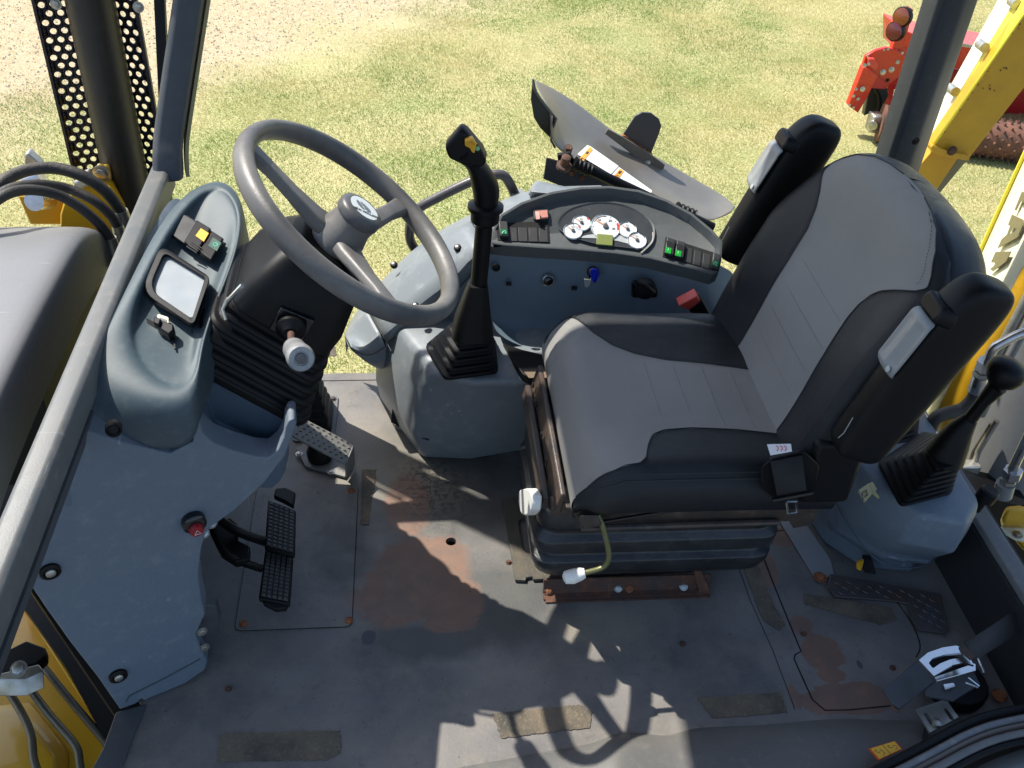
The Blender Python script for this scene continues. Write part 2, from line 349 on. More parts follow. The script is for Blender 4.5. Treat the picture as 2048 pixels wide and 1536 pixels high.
# ================================================================== CAB FLOOR
def floor_mat():
    m = bpy.data.materials.new('floor_paint'); m.use_nodes = True; t = m.node_tree; N = t.nodes; L = t.links; b = N['Principled BSDF']
    g = N.new('ShaderNodeNewGeometry'); pos = g.outputs['Position']
    def noise(s, d=6, ro=.6):
        n = N.new('ShaderNodeTexNoise'); n.inputs['Scale'].default_value = s; n.inputs['Detail'].default_value = d; n.inputs['Roughness'].default_value = ro; L.new(pos, n.inputs['Vector']); return n.outputs[0]
    def ramp(src, a, c, lo=0, hi=1):
        r = N.new('ShaderNodeMapRange'); r.inputs[1].default_value = a; r.inputs[2].default_value = c; r.inputs[3].default_value = lo; r.inputs[4].default_value = hi; L.new(src, r.inputs[0]); return r.outputs[0]
    def math_(op, a, c):
        x = N.new('ShaderNodeMath'); x.operation = op
        for i, q in enumerate((a, c)):
            if isinstance(q, (int, float)): x.inputs[i].default_value = q
            else: L.new(q, x.inputs[i])
        return x.outputs[0]
    def mix(f, a, c):
        x = N.new('ShaderNodeMix'); x.data_type = 'RGBA'
        if isinstance(f, (int, float)): x.inputs[0].default_value = f
        else: L.new(f, x.inputs[0])
        for s, q in ((6, a), (7, c)):
            if isinstance(q, tuple): x.inputs[s].default_value = (*q, 1)
            else: L.new(q, x.inputs[s])
        return x.outputs[2]
    fine = noise(70, 6, .75)
    def blob(u, v, ru, rv, rough=.35, soft=.08, ns=14):
        c = F(u, v, 0); ex = (F(u+ru, v, 0)-c).length; ey = (F(u, v+rv, 0)-F(u, v-rv, 0)).length/2
        mp = N.new('ShaderNodeMapping'); mp.vector_type = 'POINT'
        mp.inputs['Scale'].default_value = (1/ex, 1/ey, 0); mp.inputs['Location'].default_value = (-c.x/ex, -c.y/ey, 0); L.new(pos, mp.inputs['Vector'])
        ln = N.new('ShaderNodeVectorMath'); ln.operation = 'LENGTH'; L.new(mp.outputs[0], ln.inputs[0])
        d = math_('ADD', ln.outputs['Value'], math_('MULTIPLY', math_('SUBTRACT', noise(ns, 8, .65), .5), rough*4))
        return ramp(d, 1+soft, 1-soft)
    base = mix(ramp(noise(5, 6), .35, .65), (.108, .104, .102), (.20, .185, .168))
    base = mix(math_('MULTIPLY', ramp(noise(11, 10, .75), .48, .68), .65), base, (.215, .19, .15))
    base = mix(math_('MULTIPLY', ramp(noise(2.3, 10, .7), .52, .66), .5), base, (.10, .088, .072))
    base = mix(math_('MULTIPLY', ramp(noise(26, 10, .8), .56, .64), .45), base, (.06, .058, .056))
    base = mix(math_('MULTIPLY', ramp(fine, .56, .7), .35), base, (.25, .235, .2))
    def mx(*a):
        r = a[0]
        for q in a[1:]: r = math_('MAXIMUM', r, q)
        return r
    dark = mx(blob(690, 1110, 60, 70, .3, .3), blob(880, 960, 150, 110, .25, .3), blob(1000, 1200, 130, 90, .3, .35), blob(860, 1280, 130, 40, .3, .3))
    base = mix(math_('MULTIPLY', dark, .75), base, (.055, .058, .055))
    tan = mx(blob(780, 950, 140, 55, .4, .5), blob(720, 900, 120, 40, .4, .5), blob(1210, 1250, 90, 40, .4, .4))
    base = mix(math_('MULTIPLY', tan, .45), base, (.30, .26, .19))
    rust = mx(blob(815, 1010, 48, 62, .22, .12), blob(850, 1130, 95, 60, .25, .12), blob(800, 1190, 95, 60, .22, .12), blob(905, 1200, 62, 50, .2, .1), blob(900, 1245, 60, 20, .3, .1),
              blob(1560, 1075, 35, 18, .35, .05), blob(1530, 1130, 22, 40, .4, .05), blob(1700, 1398, 95, 32, .3, .05), blob(1645, 1305, 40, 38, .35, .06), blob(1600, 1250, 24, 20, .35, .06), blob(1665, 1350, 30, 16, .35, .06), blob(1590, 1395, 10, 24, .3, .06))
    rc = mix(ramp(noise(16, 6), .35, .65), (.21, .115, .075), (.15, .095, .07))
    base = mix(math_('MULTIPLY', rust, .92), base, rc)
    spots = math_('MULTIPLY', blob(870, 980, 62, 62, .5, .5), ramp(fine, .5, .54)); base = mix(math_('MULTIPLY', spots, .8), base, (.03, .028, .025))
    oil = mx(blob(738, 1275, 15, 15, .25, .06, 40), blob(1720, 1330, 5, 8)); base = mix(math_('MULTIPLY', oil, .8), base, (.04, .045, .06))
    sp = ramp(noise(160, 2, .5), .70, .74); base = mix(math_('MULTIPLY', sp, .9), base, (.03, .03, .03))
    wv = ramp(noise(38, 12, .9), .68, .71); base = mix(math_('MULTIPLY', wv, .8), base, (.35, .34, .3))
    L.new(base, b.inputs['Base Color'])
    L.new(ramp(noise(20, 5), .3, .7, .42, .68), b.inputs['Roughness'])
    bn = N.new('ShaderNodeBump'); bn.inputs['Strength'].default_value = .35; bn.inputs['Distance'].default_value = .002; L.new(noise(240, 6, .7), bn.inputs['Height']); L.new(bn.outputs[0], b.inputs['Normal'])
    return m
M_floor = floor_mat()
# floor sheet with the round drain hole and the cut for the front hatch
def sheet(name, outer, holes, z0, z1, mt, parent=None, bevel=0):
    bm = bmesh.new(); loops = []
    for lp in [outer]+holes:
        vs_ = [bm.verts.new((p[0], p[1], z1)) for p in lp]
        loops += [bm.edges.new((vs_[i], vs_[(i+1) % len(vs_)])) for i in range(len(vs_))]
    bmesh.ops.triangle_fill(bm, edges=loops, use_beauty=True)
    g = bmesh.ops.extrude_face_region(bm, geom=bm.faces[:]); bmesh.ops.translate(bm, vec=(0, 0, z0-z1), verts=[e for e in g['geom'] if isinstance(e, bmesh.types.BMVert)])
    bmesh.ops.recalc_face_normals(bm, faces=bm.faces)
    me = bpy.data.meshes.new(name); bm.to_mesh(me); bm.free(); me.materials.append(mt)
    o = bpy.data.objects.new(name, me); C.objects.link(o)
    if parent is not None: o.parent = parent
    return o
hc = F(902, 1083, 0)
hole = [(hc.x+.0115*math.cos(2*PI*k/28), hc.y+.0115*math.sin(2*PI*k/28)) for k in range(28)]
fl_out = [(-.535, .93), (-.485, 1.08), (-.52, 1.13), (-.52, 2.0), (-.2, 2.05), (1.16, 2.05), (1.16, .82), (.7, .78), (.3, .74), (0, .72), (-.5, .72)]
floor = struct(sheet('floor', fl_out, [hole], -.012, 0, M_floor))
# plates that lie on / in the floor, cut with dark joints
M_gap = mat('joint_dark', (.006, .006, .006), .9)
def ringstrip(name, pts, w_, z, mt, parent):   # narrow dark joint following a line on the floor
    b = MB(); P = [V(p) for p in pts]
    L_ = []; R_ = []
    for i, p in enumerate(P):
        t = (P[min(i+1, len(P)-1)]-P[max(i-1, 0)]).normalized(); n_ = V((-t.y, t.x, 0)); L_.append(p+n_*w_/2); R_.append(p-n_*w_/2)
    b.grid([[V((p.x, p.y, z)) for p in L_], [V((p.x, p.y, z)) for p in R_]])
    o = b.build(name, mt, parent); return o
hp = [(V((x, y, 0))) for x, y in rrect(.225, .395, .012)]; hcx = V((-.228, 1.435, 0))
hatch = MB().prism([p+hcx+V((0, 0, .001)) for p in hp], (0, 0, .0022)).build('floor_hatch', M_floor, floor)
pp = [p+hcx for p in hp]; ringstrip('hatch_joint', pp+[pp[0]], .003, .0006, M_gap, floor)
for u, v in ((703, 982), (698, 1241), (487, 1248)): bolt('hatch_screw', F(u, v, .003), (0, 0, 1), .006, M_rustb, floor, h=.004, hexa=False)
seam1 = Fz([(1508, 1064), (1540, 1150), (1570, 1225), (1602, 1303)], 0)
seam = cat_(seam1, 3)+Fz([(1590, 1310), (1588, 1318), (1600, 1345), (1625, 1400), (1650, 1421), (1700, 1420), (1790, 1411)], 0)
ringstrip('floor_joint', seam, .0028, .0008, M_gap, floor)
ringstrip('floor_joint', cat_(Fz([(1790, 1200), (1822, 1245), (1840, 1290), (1832, 1315)], 0), 4), .0025, .0008, M_gap, floor)
ringstrip('floor_joint', Fz([(1508, 1064), (1575, 1061)], 0), .002, .0009, M_gap, floor)
ringstrip('floor_joint', Fz([(1472, 1120), (1500, 1200), (1545, 1300), (1590, 1420)], 0), .0012, .0009, M_gap, floor)
ringstrip('floor_joint', Fz([(640, 762), (760, 760)], 0), .0025, .0008, M_gap, floor)
# anti-slip tape pieces, each a worn strip stuck on the floor
def tape(px, label=None):
    b = MB(); P = Fz(px, .0008); n = len(P); Q = []
    for i in range(n):
        a, c = P[i], P[(i+1) % n]; k = max(2, int((c-a).length/.004))
        for j in range(k):
            q = a.lerp(c, j/k); Q.append(q+V((random.uniform(-1, 1)*.0016, random.uniform(-1, 1)*.0016, 0)))
    b.prism(Q, (0, 0, .0012)); return b.build('grip_tape', M_grip, floor)
tape([(442, 1468), (680, 1462), (682, 1505), (655, 1520), (434, 1524)])
tape([(985, 1428), (1160, 1410), (1185, 1425), (1180, 1455), (1002, 1477)])
tape([(1395, 1396), (1560, 1386), (1575, 1425), (1425, 1437)])
tape([(1482, 1122), (1512, 1120), (1545, 1205), (1570, 1250), (1560, 1262), (1525, 1240)])
tape([(1608, 1188), (1640, 1192), (1780, 1215), (1795, 1240), (1760, 1250), (1610, 1208)])
tape([(724, 940), (752, 940), (750, 970), (742, 1000), (738, 1050), (722, 1050)])
tape([(643, 694), (672, 694), (673, 713), (640, 712)])
for u, v in ((1520, 1090), (1607, 1268), (457, 1378), (1365, 1288), (1017, 1125), (1785, 1336)): bolt('floor_screw', F(u, v, .0005), (0, 0, 1), .0045, M_rust, floor, h=.005)
# diamond plate beside the rear console
dpx = [(1660, 1150), (1880, 1190), (1898, 1262), (1890, 1270), (1838, 1262), (1822, 1240), (1815, 1210), (1795, 1205), (1670, 1195), (1655, 1175)]
dpl = [F(u, v, .006) for u, v in dpx]
M_dia = mat('chequer_steel', (.075, .085, .10), .42, metal=.3, bump=.3, bscale=200, var=(.11, .075, .055), vscale=22, vamt=.2, dust=.2, dustcol=(.25, .2, .16))
diam = thing('chequer_plate', 'small chequered steel plate with rusty corner on the floor below the rear console', 'floor plate', (1.0, 1.25, 0))
MB().prism(dpl, (0, 0, .004)).build('plate', M_dia, diam, bevel=.001)
db = MB(); cx0 = F(1770, 1200, 0)
poly = [(p.x, p.y) for p in dpl]
def inside(x, y, P):
    c = False
    for i in range(len(P)):
        (x1, y1), (x2, y2) = P[i], P[i-1]
        if (y1 > y) != (y2 > y) and x < (x2-x1)*(y-y1)/(y2-y1)+x1: c = not c
    return c
k = 0
for i in range(-16, 17):
    for j in range(-14, 15):
        x = cx0.x+i*.0135; y = cx0.y+j*.0135
        if all(inside(x+dx, y+dy, poly) for dx in (-.008, .008) for dy in (-.008, .008)):
            a = PI/4 if (i+j) % 2 else -PI/4
            Mm = Matrix.Translation((x, y, .010)) @ Matrix.Rotation(a, 4, 'Z')
            b2 = MB(Mm); b2.loft([[(-.007, 0, -.0005), (0, -.0022, -.0005), (.007, 0, -.0005), (0, .0022, -.0005)], [(-.005, 0, .0014), (0, -.001, .0016), (.005, 0, .0014), (0, .001, .0016)]]); db.add(b2.v, b2.f)
db.build('raised_tread', M_dia, diam)
# pale strip of floor edge in front of the rear console
strip = MB().prism(Fz([(1545, 985), (1578, 1000), (1660, 1120), (1668, 1150), (1640, 1162), (1625, 1150), (1550, 1030)], .0015), (0, 0, .003)).build('floor_strip', mat('strip_paint', (.22, .24, .255), .5, dust=.4, dustcol=(.3, .3, .28)), floor, bevel=.001)
bolt('strip_bolt', F(1640, 1155, .005), (0, 0, 1), .010, M_rustb, floor, h=.006)
# ================================================================== CAB FRAME
cab = thing('cab_frame', 'dark grey steel cab frame with rails, corner posts and roof around the floor', 'cab frame', (.3, 1.4, 0))
# front rail under the windscreen opening
MB().prism([(-.491, .70, .66), (-.491, .70, .70), (-.484, .70, .707), (-.460, .70, .707), (-.453, .70, .70), (-.453, .70, .655)], (0, 1.12, 0)).build('front_rail', M_frame, cab, bevel=.003)
MB().prism([(-.457, .70, .655), (-.450, .70, .655), (-.462, .70, .615), (-.480, .70, .615)], (0, .43, 0)).build('rail_flange', M_framed, cab)
# front corner post: leans back and bends near its foot
pc = [FY(338, 352, 1.80), FY(336, 300, 1.82), FY(343, 235, 1.85), FY(378, 0, 1.93)]
d_ = (pc[-1]-pc[-2]).normalized(); top = pc[-1]+d_*((1.80-pc[-1].z)/d_.z); pc = cat_(pc, 5)+[top]
a_ = V((1, .25, 0)).normalized(); c_ = V((-.25, 1, 0)).normalized()
def postring(p, s=1): return [p+a_*x*s+c_*y*s for x, y in ((-.030, -.02), (-.022, -.028), (.018, -.028), (.026, -.018), (.03, .03), (-.026, .03))]
MB().loft([postring(p) for p in pc]).build('front_pillar', M_framed, cab, bevel=.003)
MB().loft([[p+a_*x+c_*y for x, y in ((.031, -.012), (.038, -.012), (.038, .025), (.031, .025))] for p in pc]).build('door_seal', mat('seal_edge', (.32, .27, .12), .5), cab)
ps = [FY(322, 0, 2.02), FY(326, 90, 2.0)]; dd = (ps[0]-ps[1]).normalized()
MB().loft([[p+V((x, y, 0)) for x, y in ((-.012, -.008), (.008, -.008), (.008, .008), (-.012, .008))] for p in (ps[1]-dd*.25, ps[0]+dd*.5)]).build('wiper_post', M_blks, cab)
# rear corner post
X0 = 1.12; pb = FX(1795, 340, X0)
rp = [(-.050, -.03), (-.038, -.04), (.0, -.04), (.012, -.034), (.05, -.005), (.05, .05), (-.03, .05), (-.05, .03)]
MB().loft([[V((pb.x+x, pb.y+y, z)) for x, y in rp] for z in (.18, 1.80)]).build('rear_pillar', mat('post_paint', (.018, .024, .03), .6, bump=.2, bscale=400, dust=.15, dustcol=(.16, .16, .16)), cab, bevel=.003)
bolt('pillar_plug', FX(1818, 268, X0-.03)+V((0, -.035, 0)), (0, -1, 0), .006, M_blk, cab, h=.003, hexa=False)
# rear wall and sill rail
MB().prism([(1.15, .80, 0), (1.15, .80, .165), (1.165, .80, .18), (1.20, .80, .18), (1.21, .80, .165), (1.21, .80, -.1), (1.15, .80, -.1)], (0, 1.28, 0)).build('rear_wall', mat('wall_paint', (.022, .024, .027), .6, bump=.3, bscale=300, dust=.3, dustcol=(.05, .05, .05)), cab)
MB().prism([(1.145, .8, .180), (1.150, .8, .192), (1.185, .8, .192), (1.195, .8, .180)], (0, 1.3, 0)).build('rear_sill', M_frame, cab, bevel=.002)
# roof and its rails (above the picture; it shades the seat)
MB().prism([(-.48, .52, 1.80), (1.30, .52, 1.80), (1.30, 2.11, 1.80), (-.48, 2.11, 1.80)], (0, 0, .07)).build('roof', mat('roof_shell', (.12, .13, .14), .6), cab, bevel=.01)
# left floor edge strip and door sill hump
MB().loft([Fz([(232, 1425), (292, 1408), (268, 1470), (240, 1545), (180, 1545), (205, 1500)], z) for z in (-.06, .006)]).build('side_rail', M_framed, cab, bevel=.002)
rowpx = [[(820, 1560), (900, 1536), (1000, 1520), (1100, 1500), (1185, 1488), (1215, 1472), (1250, 1464), (1290, 1466), (1340, 1474), (1372, 1456), (1440, 1452), (1520, 1450), (1600, 1442), (1690, 1434), (1760, 1440), (1850, 1440)]]
zz = [0, 0, 0, 0, 0, 0, 0, 0, 0, 0, 0, 0, 0, 0, 0, 0]
rows = []
for k, (dv, z) in enumerate([(0, -.002), (6, .010), (22, .022), (45, .030), (90, .034), (200, .030)]):
    r = []
    for i, (u, v) in enumerate(rowpx[0]):
        hump = .022*math.exp(-((u-1240)/70)**2)*(k > 0)-.012*math.exp(-((u-1395)/40)**2)*(k > 1)
        if u > 1500: hump += .012*math.exp(-((u-1640)/120)**2)*(k > 1)
        r.append(F(u+(dv*.12 if u < 1250 else -dv*.15), v+dv, max(z+hump, -.002)))
    rows.append(r)
M_mat = mat('sill_mat', (.11, .11, .108), .5, bump=.3, bscale=500, var=(.13, .125, .115), vscale=8, dust=.35, dustcol=(.26, .24, .2), dscale=50)
MB().grid(rows).build('door_sill', M_mat, cab, sub=2)
# ================================================================== OPEN DOOR at the lower right
door = thing('cab_door', 'grey cab door edge with ribbed rubber seal at the lower right', 'door', (1.2, .8, .1))
def band(name, pts, dz, r, mt):
    P = cat_([F(u, v, .10+dz) for u, v in pts], 6); return MB().tube(P, r, 10).build(name, mt, door)
SL = [(1560, 1648), (1640, 1600), (1737, 1550), (1804, 1516), (1868, 1482), (1923, 1453), (1979, 1432), (2060, 1415), (2130, 1404)]
def off(dx, dy): return [(u+dx, v+dy) for u, v in SL]
M_sealg = mat('seal_grey', (.13, .135, .14), .35, bump=.2, dust=.3)
band('seal', SL, .010, .009, M_blk)
band('seal_lip', off(9, 17), .016, .0065, M_sealg)
band('seal_lip', off(15, 30), .014, .005, mat('bronze_trim', (.11, .095, .08), .4))
band('door_edge', off(24, 44), .018, .007, M_frame)
band('door_edge', off(31, 60), .014, .006, M_blk)
P1 = cat_([F(u, v, .112) for u, v in [(1600, 1712), (1776, 1616), (1846, 1580), (1912, 1542), (1966, 1512), (2024, 1490), (2110, 1466), (2180, 1450)]], 5)
MB().grid([[p for p in P1], [p+V((.12, -.25, -.02)) for p in P1], [p+V((.2, -.5, -.06)) for p in P1]]).build('door_panel', mat('door_paint', (.11, .13, .135), .4, dust=.3, dustcol=(.2, .2, .2)), door, sub=1, solid=.01)
# cover behind the seal, down to the floor
MB().grid([[p+V((-.02, .05, -.02)) for p in P1], [p+V((-.02, .05, -.12)) for p in P1]]).build('inner_panel', M_blk, door)
# warning sticker on the sill
st = thing('sill_sticker', 'small orange and yellow sticker with two boom drawings on the sill near the door seal', 'sticker', F(1770, 1505, .06))
sp_ = [F(u, v, .062) for u, v in [(1737, 1498), (1790, 1482), (1805, 1499), (1757, 1521)]]
MB().prism([p+V((0, 0, -.001)) for p in sp_], (0, 0, .002)).build('sticker_base', mat('red_border', (.7, .08, .01), .5), st)
cen = sum(sp_, V())/4; MB().prism([cen+(p-cen)*.9+V((0, 0, .0012)) for p in sp_], (0, 0, .0006)).build('sticker_face', mat('sticker_yellow', (.85, .47, .03), .45), st)
def sq(s, t): a = sp_[0].lerp(sp_[1], s); b = sp_[3].lerp(sp_[2], s); return a.lerp(b, t)+V((0, 0, .0022))
mk = MB()
for L_ in ([(.5, .06), (.5, .94)], [(.1, .35), (.2, .55), (.32, .35), (.36, .7), (.25, .85)], [(.6, .35), (.7, .55), (.82, .35), (.88, .65), (.75, .85)], [(.1, .35), (.14, .25), (.2, .3)], [(.6, .35), (.64, .25), (.7, .3)]):
    mk.tube([sq(*p) for p in L_], .0004, 4)
mk.build('sticker_drawing', M_ink, st)
# ================================================================== FRONT: hood, chassis side, stack, hoses
hood = thing('engine_hood', 'smooth grey engine hood at the left edge beyond the front rail', 'engine hood', (-1.1, 1.4, .4))
hx = [-.625, -.70, -.9, -1.2, -1.6, -2.2]
hy = [.92, .96, 1.04, 1.2, 1.4, 1.6, 1.74, 1.83, 1.87, 1.88]
hrows = []
for x in hx:
    r = []
    for y in hy:
        q = abs((y-1.40)/.48); z = .625-.03*q**2-.17*max(0, q-.72)**1.6*4
        r.append((x, y+(.0), z+.02*(x+.6)))
    hrows.append(r)
rim = [[(-.612, 1.4+(y-1.4)*.99, z-.02) for (_, y, z) in hrows[0]]]
rim0 = [[(-.612, 1.4+(y-1.4)*.97, z-.12) for (_, y, z) in hrows[0]]]
MB().grid(rim0+rim+hrows).build('hood_shell', M_hood, hood, sub=2)
MB().prism([(-.66, 1.45, .2), (-.66, 1.84, .2), (-.66, 1.84, .52), (-.66, 1.45, .52)], (-.3, 0, 0)).build('hood_inner', M_blk, hood)
# lower left: yellow chassis side with steel tubes
ch = thing('chassis_side', 'bright yellow chassis side panel below the front console', 'chassis panel', (-.8, 1.1, -.6))
MB().prism(Fz([(-60, 1120), (40, 1185), (225, 1455), (215, 1580), (-120, 1700), (-400, 1300)], -.30), (0, 0, -.06)).build('side_plate', M_yel, ch, bevel=.004)
MB().prism([F(20, 1175, -.288), F(45, 1180, -.288), F(225, 1450, -.288), F(212, 1478, -.288)], (0, 0, .02)).build('plate_edge', M_yel, ch, bevel=.002)
MB().loft([Fz([(-100, 1420), (60, 1400), (140, 1500), (140, 1640), (-100, 1640)], -.30), Fz([(-100, 1440), (40, 1430), (110, 1510), (110, 1640), (-100, 1640)], -.27)]).build('side_bulge', M_yel, ch, bevel=.008, seg=4)
MB().prism([F(20, 1130, -.22), F(150, 1290, -.22), F(262, 1430, -.22), F(222, 1500, -.22), F(130, 1330, -.22), (F(30, 1190, -.22))], (0, 0, -.02)).build('dark_gap', M_blk, ch)
MB().box((.3, 1.42, -.45), (1.6, .95, .70)).build('underbody', M_blk, ch)
MB().prism([F(u, v, .05) for u, v in [(-90, 900), (60, 870), (60, 1080), (20, 1150), (-20, 1260), (-90, 1320)]], (0, 0, -.02)).build('inner_guard', M_blk, ch)
MB().prism([F(u, v, -.03) for u, v in [(20, 1120), (62, 1105), (340, 1380), (345, 1420), (300, 1440), (240, 1445)]], (0, 0, -.02)).build('gap_cover', M_blk, ch)
tb = thing('tube_clamp', 'blackened clamp block with pale end plate holding steel tubes over the yellow panel', 'pipe clamp', F(50, 1335, -.2))
MB().prism(Fz([(-5, 1330), (60, 1298), (98, 1312), (98, 1330), (80, 1345), (-5, 1372)], -.19), (0, 0, .03)).build('clamp_block', M_blks, tb, bevel=.004)
MB().prism([F(-5, 1348, -.155), F(78, 1328, -.155), F(88, 1342, -.158), F(50, 1358, -.158), F(-5, 1358, -.158)], (0, -.02, -.03)).build('end_plate', M_zinc, tb, bevel=.002)
bolt('clamp_bolt', F(38, 1338, -.145), (0, -.5, 1), .012, M_zinc, tb)
for nm, pts, lab in (('one', [(0, 1360), (40, 1420), (62, 1470), (68, 1520), (85, 1570)], 'bent steel tube nearest the left edge over the yellow panel'),
                 ('two', [(42, 1352), (95, 1425), (150, 1490), (160, 1530), (168, 1580)], 'middle bent steel tube under the clamp on the yellow panel'),
                 ('three', [(88, 1335), (140, 1400), (215, 1490), (240, 1530)], 'straight dark steel tube beside the black gap')):
    t_ = MB().tube(cat_(Fz(pts, -.215 if nm != 'three' else -.235), 8), .008, 12).build('steel_tube', mat('dull_tube', (.13, .12, .09), .4, metal=.5, bump=.3, bscale=120, dust=.4, dustcol=(.06, .055, .05)))
    tag(t_, lab, 'steel tube', 'tubes over the yellow chassis panel')
# exhaust stack with perforated guard
YS = 2.1
stk = thing('exhaust_stack', 'black exhaust stack inside a perforated steel guard beyond the front post', 'exhaust', (-.6, YS, .3))
b0 = FY(262, 420, YS); ax_ = V((0, 0, 1)); u0 = FY(205, 0, YS)
cxs = b0.x; rS = .048
MB().lathe([(rS, -.3), (rS, 1.9)], (cxs+.004, YS, b0.z), (0, 0, 1), 40).build('stack_pipe', M_stack, stk)
def perforated(name, x0, x1, z0, z1, fy, pitch=.0205, r=.0062):
    bmv = MB(); nx = int((x1-x0)/pitch); dz = pitch*.88; nz = int((z1-z0)/dz)
    n = 12
    for j in range(nz):
        off = .5 if j % 2 else 0
        for i in range(-1, nx+1):
            cx = x0+(i+.5+off)*pitch; cz = z0+(j+.5)*dz; xa = max(x0, cx-pitch/2); xb = min(x1, cx+pitch/2)
            if xb-xa < 1e-4: continue
            full = cx-r > xa+.0004 and cx+r < xb-.0004
            sq_ = [(xa, cz-dz/2), (cx, cz-dz/2), (xb, cz-dz/2), (xb, cz), (xb, cz+dz/2), (cx, cz+dz/2), (xa, cz+dz/2), (xa, cz)]
            if not full:
                bmv.add([(x, fy(x), z) for x, z in (sq_[0], sq_[2], sq_[4], sq_[6])], [(0, 1, 2, 3)]); continue
            # 8-sided frame round a hole with 16 points
            an = [math.radians(225+45*k) for k in range(8)]; ho = [(cx+r*math.cos(a), cz+r*math.sin(a)) for a in an]
            hm = [(cx+r*math.cos(a+PI/8), cz+r*math.sin(a+PI/8)) for a in an]
            pts = [(x, fy(x), z) for x, z in sq_+ho+hm]
            fs = []
            for k in range(8): k2 = (k+1) % 8; fs += [(k, k2, 8+k2, 16+k, 8+k)]
            bmv.add(pts, fs)
    return bmv
curve = lambda x: YS+.015+1.2*(x-cxs)**2
pf = perforated('g', cxs-.108, cxs+.088, b0.z-.02, 1.15, lambda x: YS+.035-2.2*(x-cxs)**2)
pfo = pf.build('guard_sheet', M_mesh, stk, solid=.0025)
for xx in (cxs-.109, cxs+.089): MB().box((xx, YS+.035-2.2*(xx-cxs)**2, .75), (.006, .012, 1.2)).build('guard_edge', M_mesh, stk)
for u, v in ((112, 8), (277, 14)): bolt('guard_bolt', FY(u, v, YS-.02), (0, -1, 0), .008, M_zinc, stk)
# loader arm casting behind the hood
lf = thing('loader_tower', 'yellow loader tower casting with pins and lugs beyond the hood', 'loader tower', (-.9, 2.1, .3))
yl = lambda pts, y, dy, nm, mt=M_yel, bv=.004: MB().prism([FY(u, v, y) for u, v in pts], (0, dy, 0)).build(nm, mt, lf, bevel=bv)
yl([(120, 430), (130, 395), (175, 370), (215, 385), (240, 430), (250, 500), (215, 590), (160, 620), (120, 560)], 2.0, .06, 'tower_plate')
yl([(160, 372), (200, 335), (218, 330), (222, 350), (222, 392), (190, 380)], 2.05, .04, 'front_lug')
yl([(35, 392), (95, 392), (175, 405), (180, 450), (60, 450)], 2.1, .05, 'arm_web')
yl([(48, 330), (48, 310), (55, 306), (82, 330), (82, 352), (60, 352)], 2.2, .03, 'upright_tab', M_zinc)
yl([(145, 366), (170, 355), (178, 372), (150, 385)], 1.98, .05, 'pin_boss', M_zinc)
bolt('pin', FY(203, 347, 2.05), (0, -1, 0), .014, M_zinc, lf)
MB().tube([FY(68, 402, 2.02), FY(96, 398, 2.08)], .022, 18).build('pin', M_steel, lf)
MB().tube([FY(52, 365, 2.1), FY(84, 352, 2.1)], .016, 14).build('pin', M_steel, lf)
MB().prism([FX(205, 520, -.72), FX(240, 430, -.72), FX(245, 520, -.72), FX(190, 600, -.72)], (-.03, 0, 0)).build('side_web', M_yel2, lf)
def hose(pts, r, lab, fit):
    t_ = thing('hydraulic_hose', lab, 'hose', FY(*pts[-1]), 'hoses arching over the hood')
    P = cat_([FY(*p) for p in pts], 8); MB().tube(P, r, 14).build('hose_body', M_hose, t_)
    q = P[-1]; d = (P[-1]-P[-3]).normalized(); e = FY(*fit)
    MB().tube([q-(e-q)*.1, q+(e-q)*.3, q+(e-q)*.35, e], [r*1.15, r*1.3, r*1.35, r*1.3], 16).build('crimp_ferrule', M_zinc, t_)
hose([(-60, 470, 1.8), (-10, 380, 1.85), (40, 345, 1.9), (105, 336, 1.93), (165, 352, 1.93), (210, 382, 1.93), (243, 425, 1.93)], .0125, 'topmost of three black hydraulic hoses arching over the hood', (256, 468, 1.93))
hose([(-60, 440, 1.75), (0, 388, 1.8), (60, 370, 1.85), (130, 376, 1.9), (185, 400, 1.9), (220, 430, 1.9), (236, 455, 1.9)], .0105, 'middle of three black hydraulic hoses arching over the hood', (246, 495, 1.9))
hose([(-60, 450, 1.7), (0, 396, 1.75), (50, 380, 1.8), (110, 388, 1.83), (160, 415, 1.84), (200, 450, 1.84), (222, 480, 1.84)], .0105, 'lowest worn brownish hydraulic hose resting along the hood edge', (236, 530, 1.84))
# ================================================================== FRONT CONSOLE
con = thing('front_console', 'blue grey moulded front console with teal switch pod, tray and round black fasteners', 'console', (-.4, 1.15, 0))
def onA(u, v, k=0): return PP(u, v, (-.52, 1.07-k, 0), (.45, -1, 0))
# side trim panel: faces the open door, swept from floor to tray
nA0 = V((.45, -1, 0)).normalized()
outl = [(150, 850), (120, 915), (80, 1020), (55, 1085), (40, 1140), (90, 1215), (140, 1285), (195, 1355), (240, 1420), (272, 1408), (283, 1398), (288, 1402), (370, 1368), (410, 1340), (415, 1322), (400, 1296), (392, 1268), (410, 1228), (402, 1195), (397, 1150), (402, 1100), (412, 1062), (470, 1020), (530, 965), (570, 912), (586, 870), (594, 845), (588, 838), (577, 842), (571, 856), (568, 875), (556, 900), (537, 916), (510, 914), (465, 902), (425, 886), (405, 866), (398, 838), (397, 806), (389, 812), (386, 884), (340, 908), (245, 886), (172, 862)]
front = [onA(u, v) for u, v in outl]
bk = V((-.10, .91, 0)).normalized()
inn = sum(front, V())/len(front)
def inset(P, k, dy):
    out = []; n = len(P)
    for i in range(n):
        a, b, c = P[i-1], P[i], P[(i+1) % n]; t = (c-a).normalized(); nn = V((.45, -1, 0)).normalized(); s_ = t.cross(nn).normalized()
        if s_.dot(inn-b) < 0: s_ = -s_
        out.append(b+s_*k+nn*dy)
    return out
MB().prism(front, bk*.05).build('side_trim', M_blue, con, bevel=.007, seg=4)
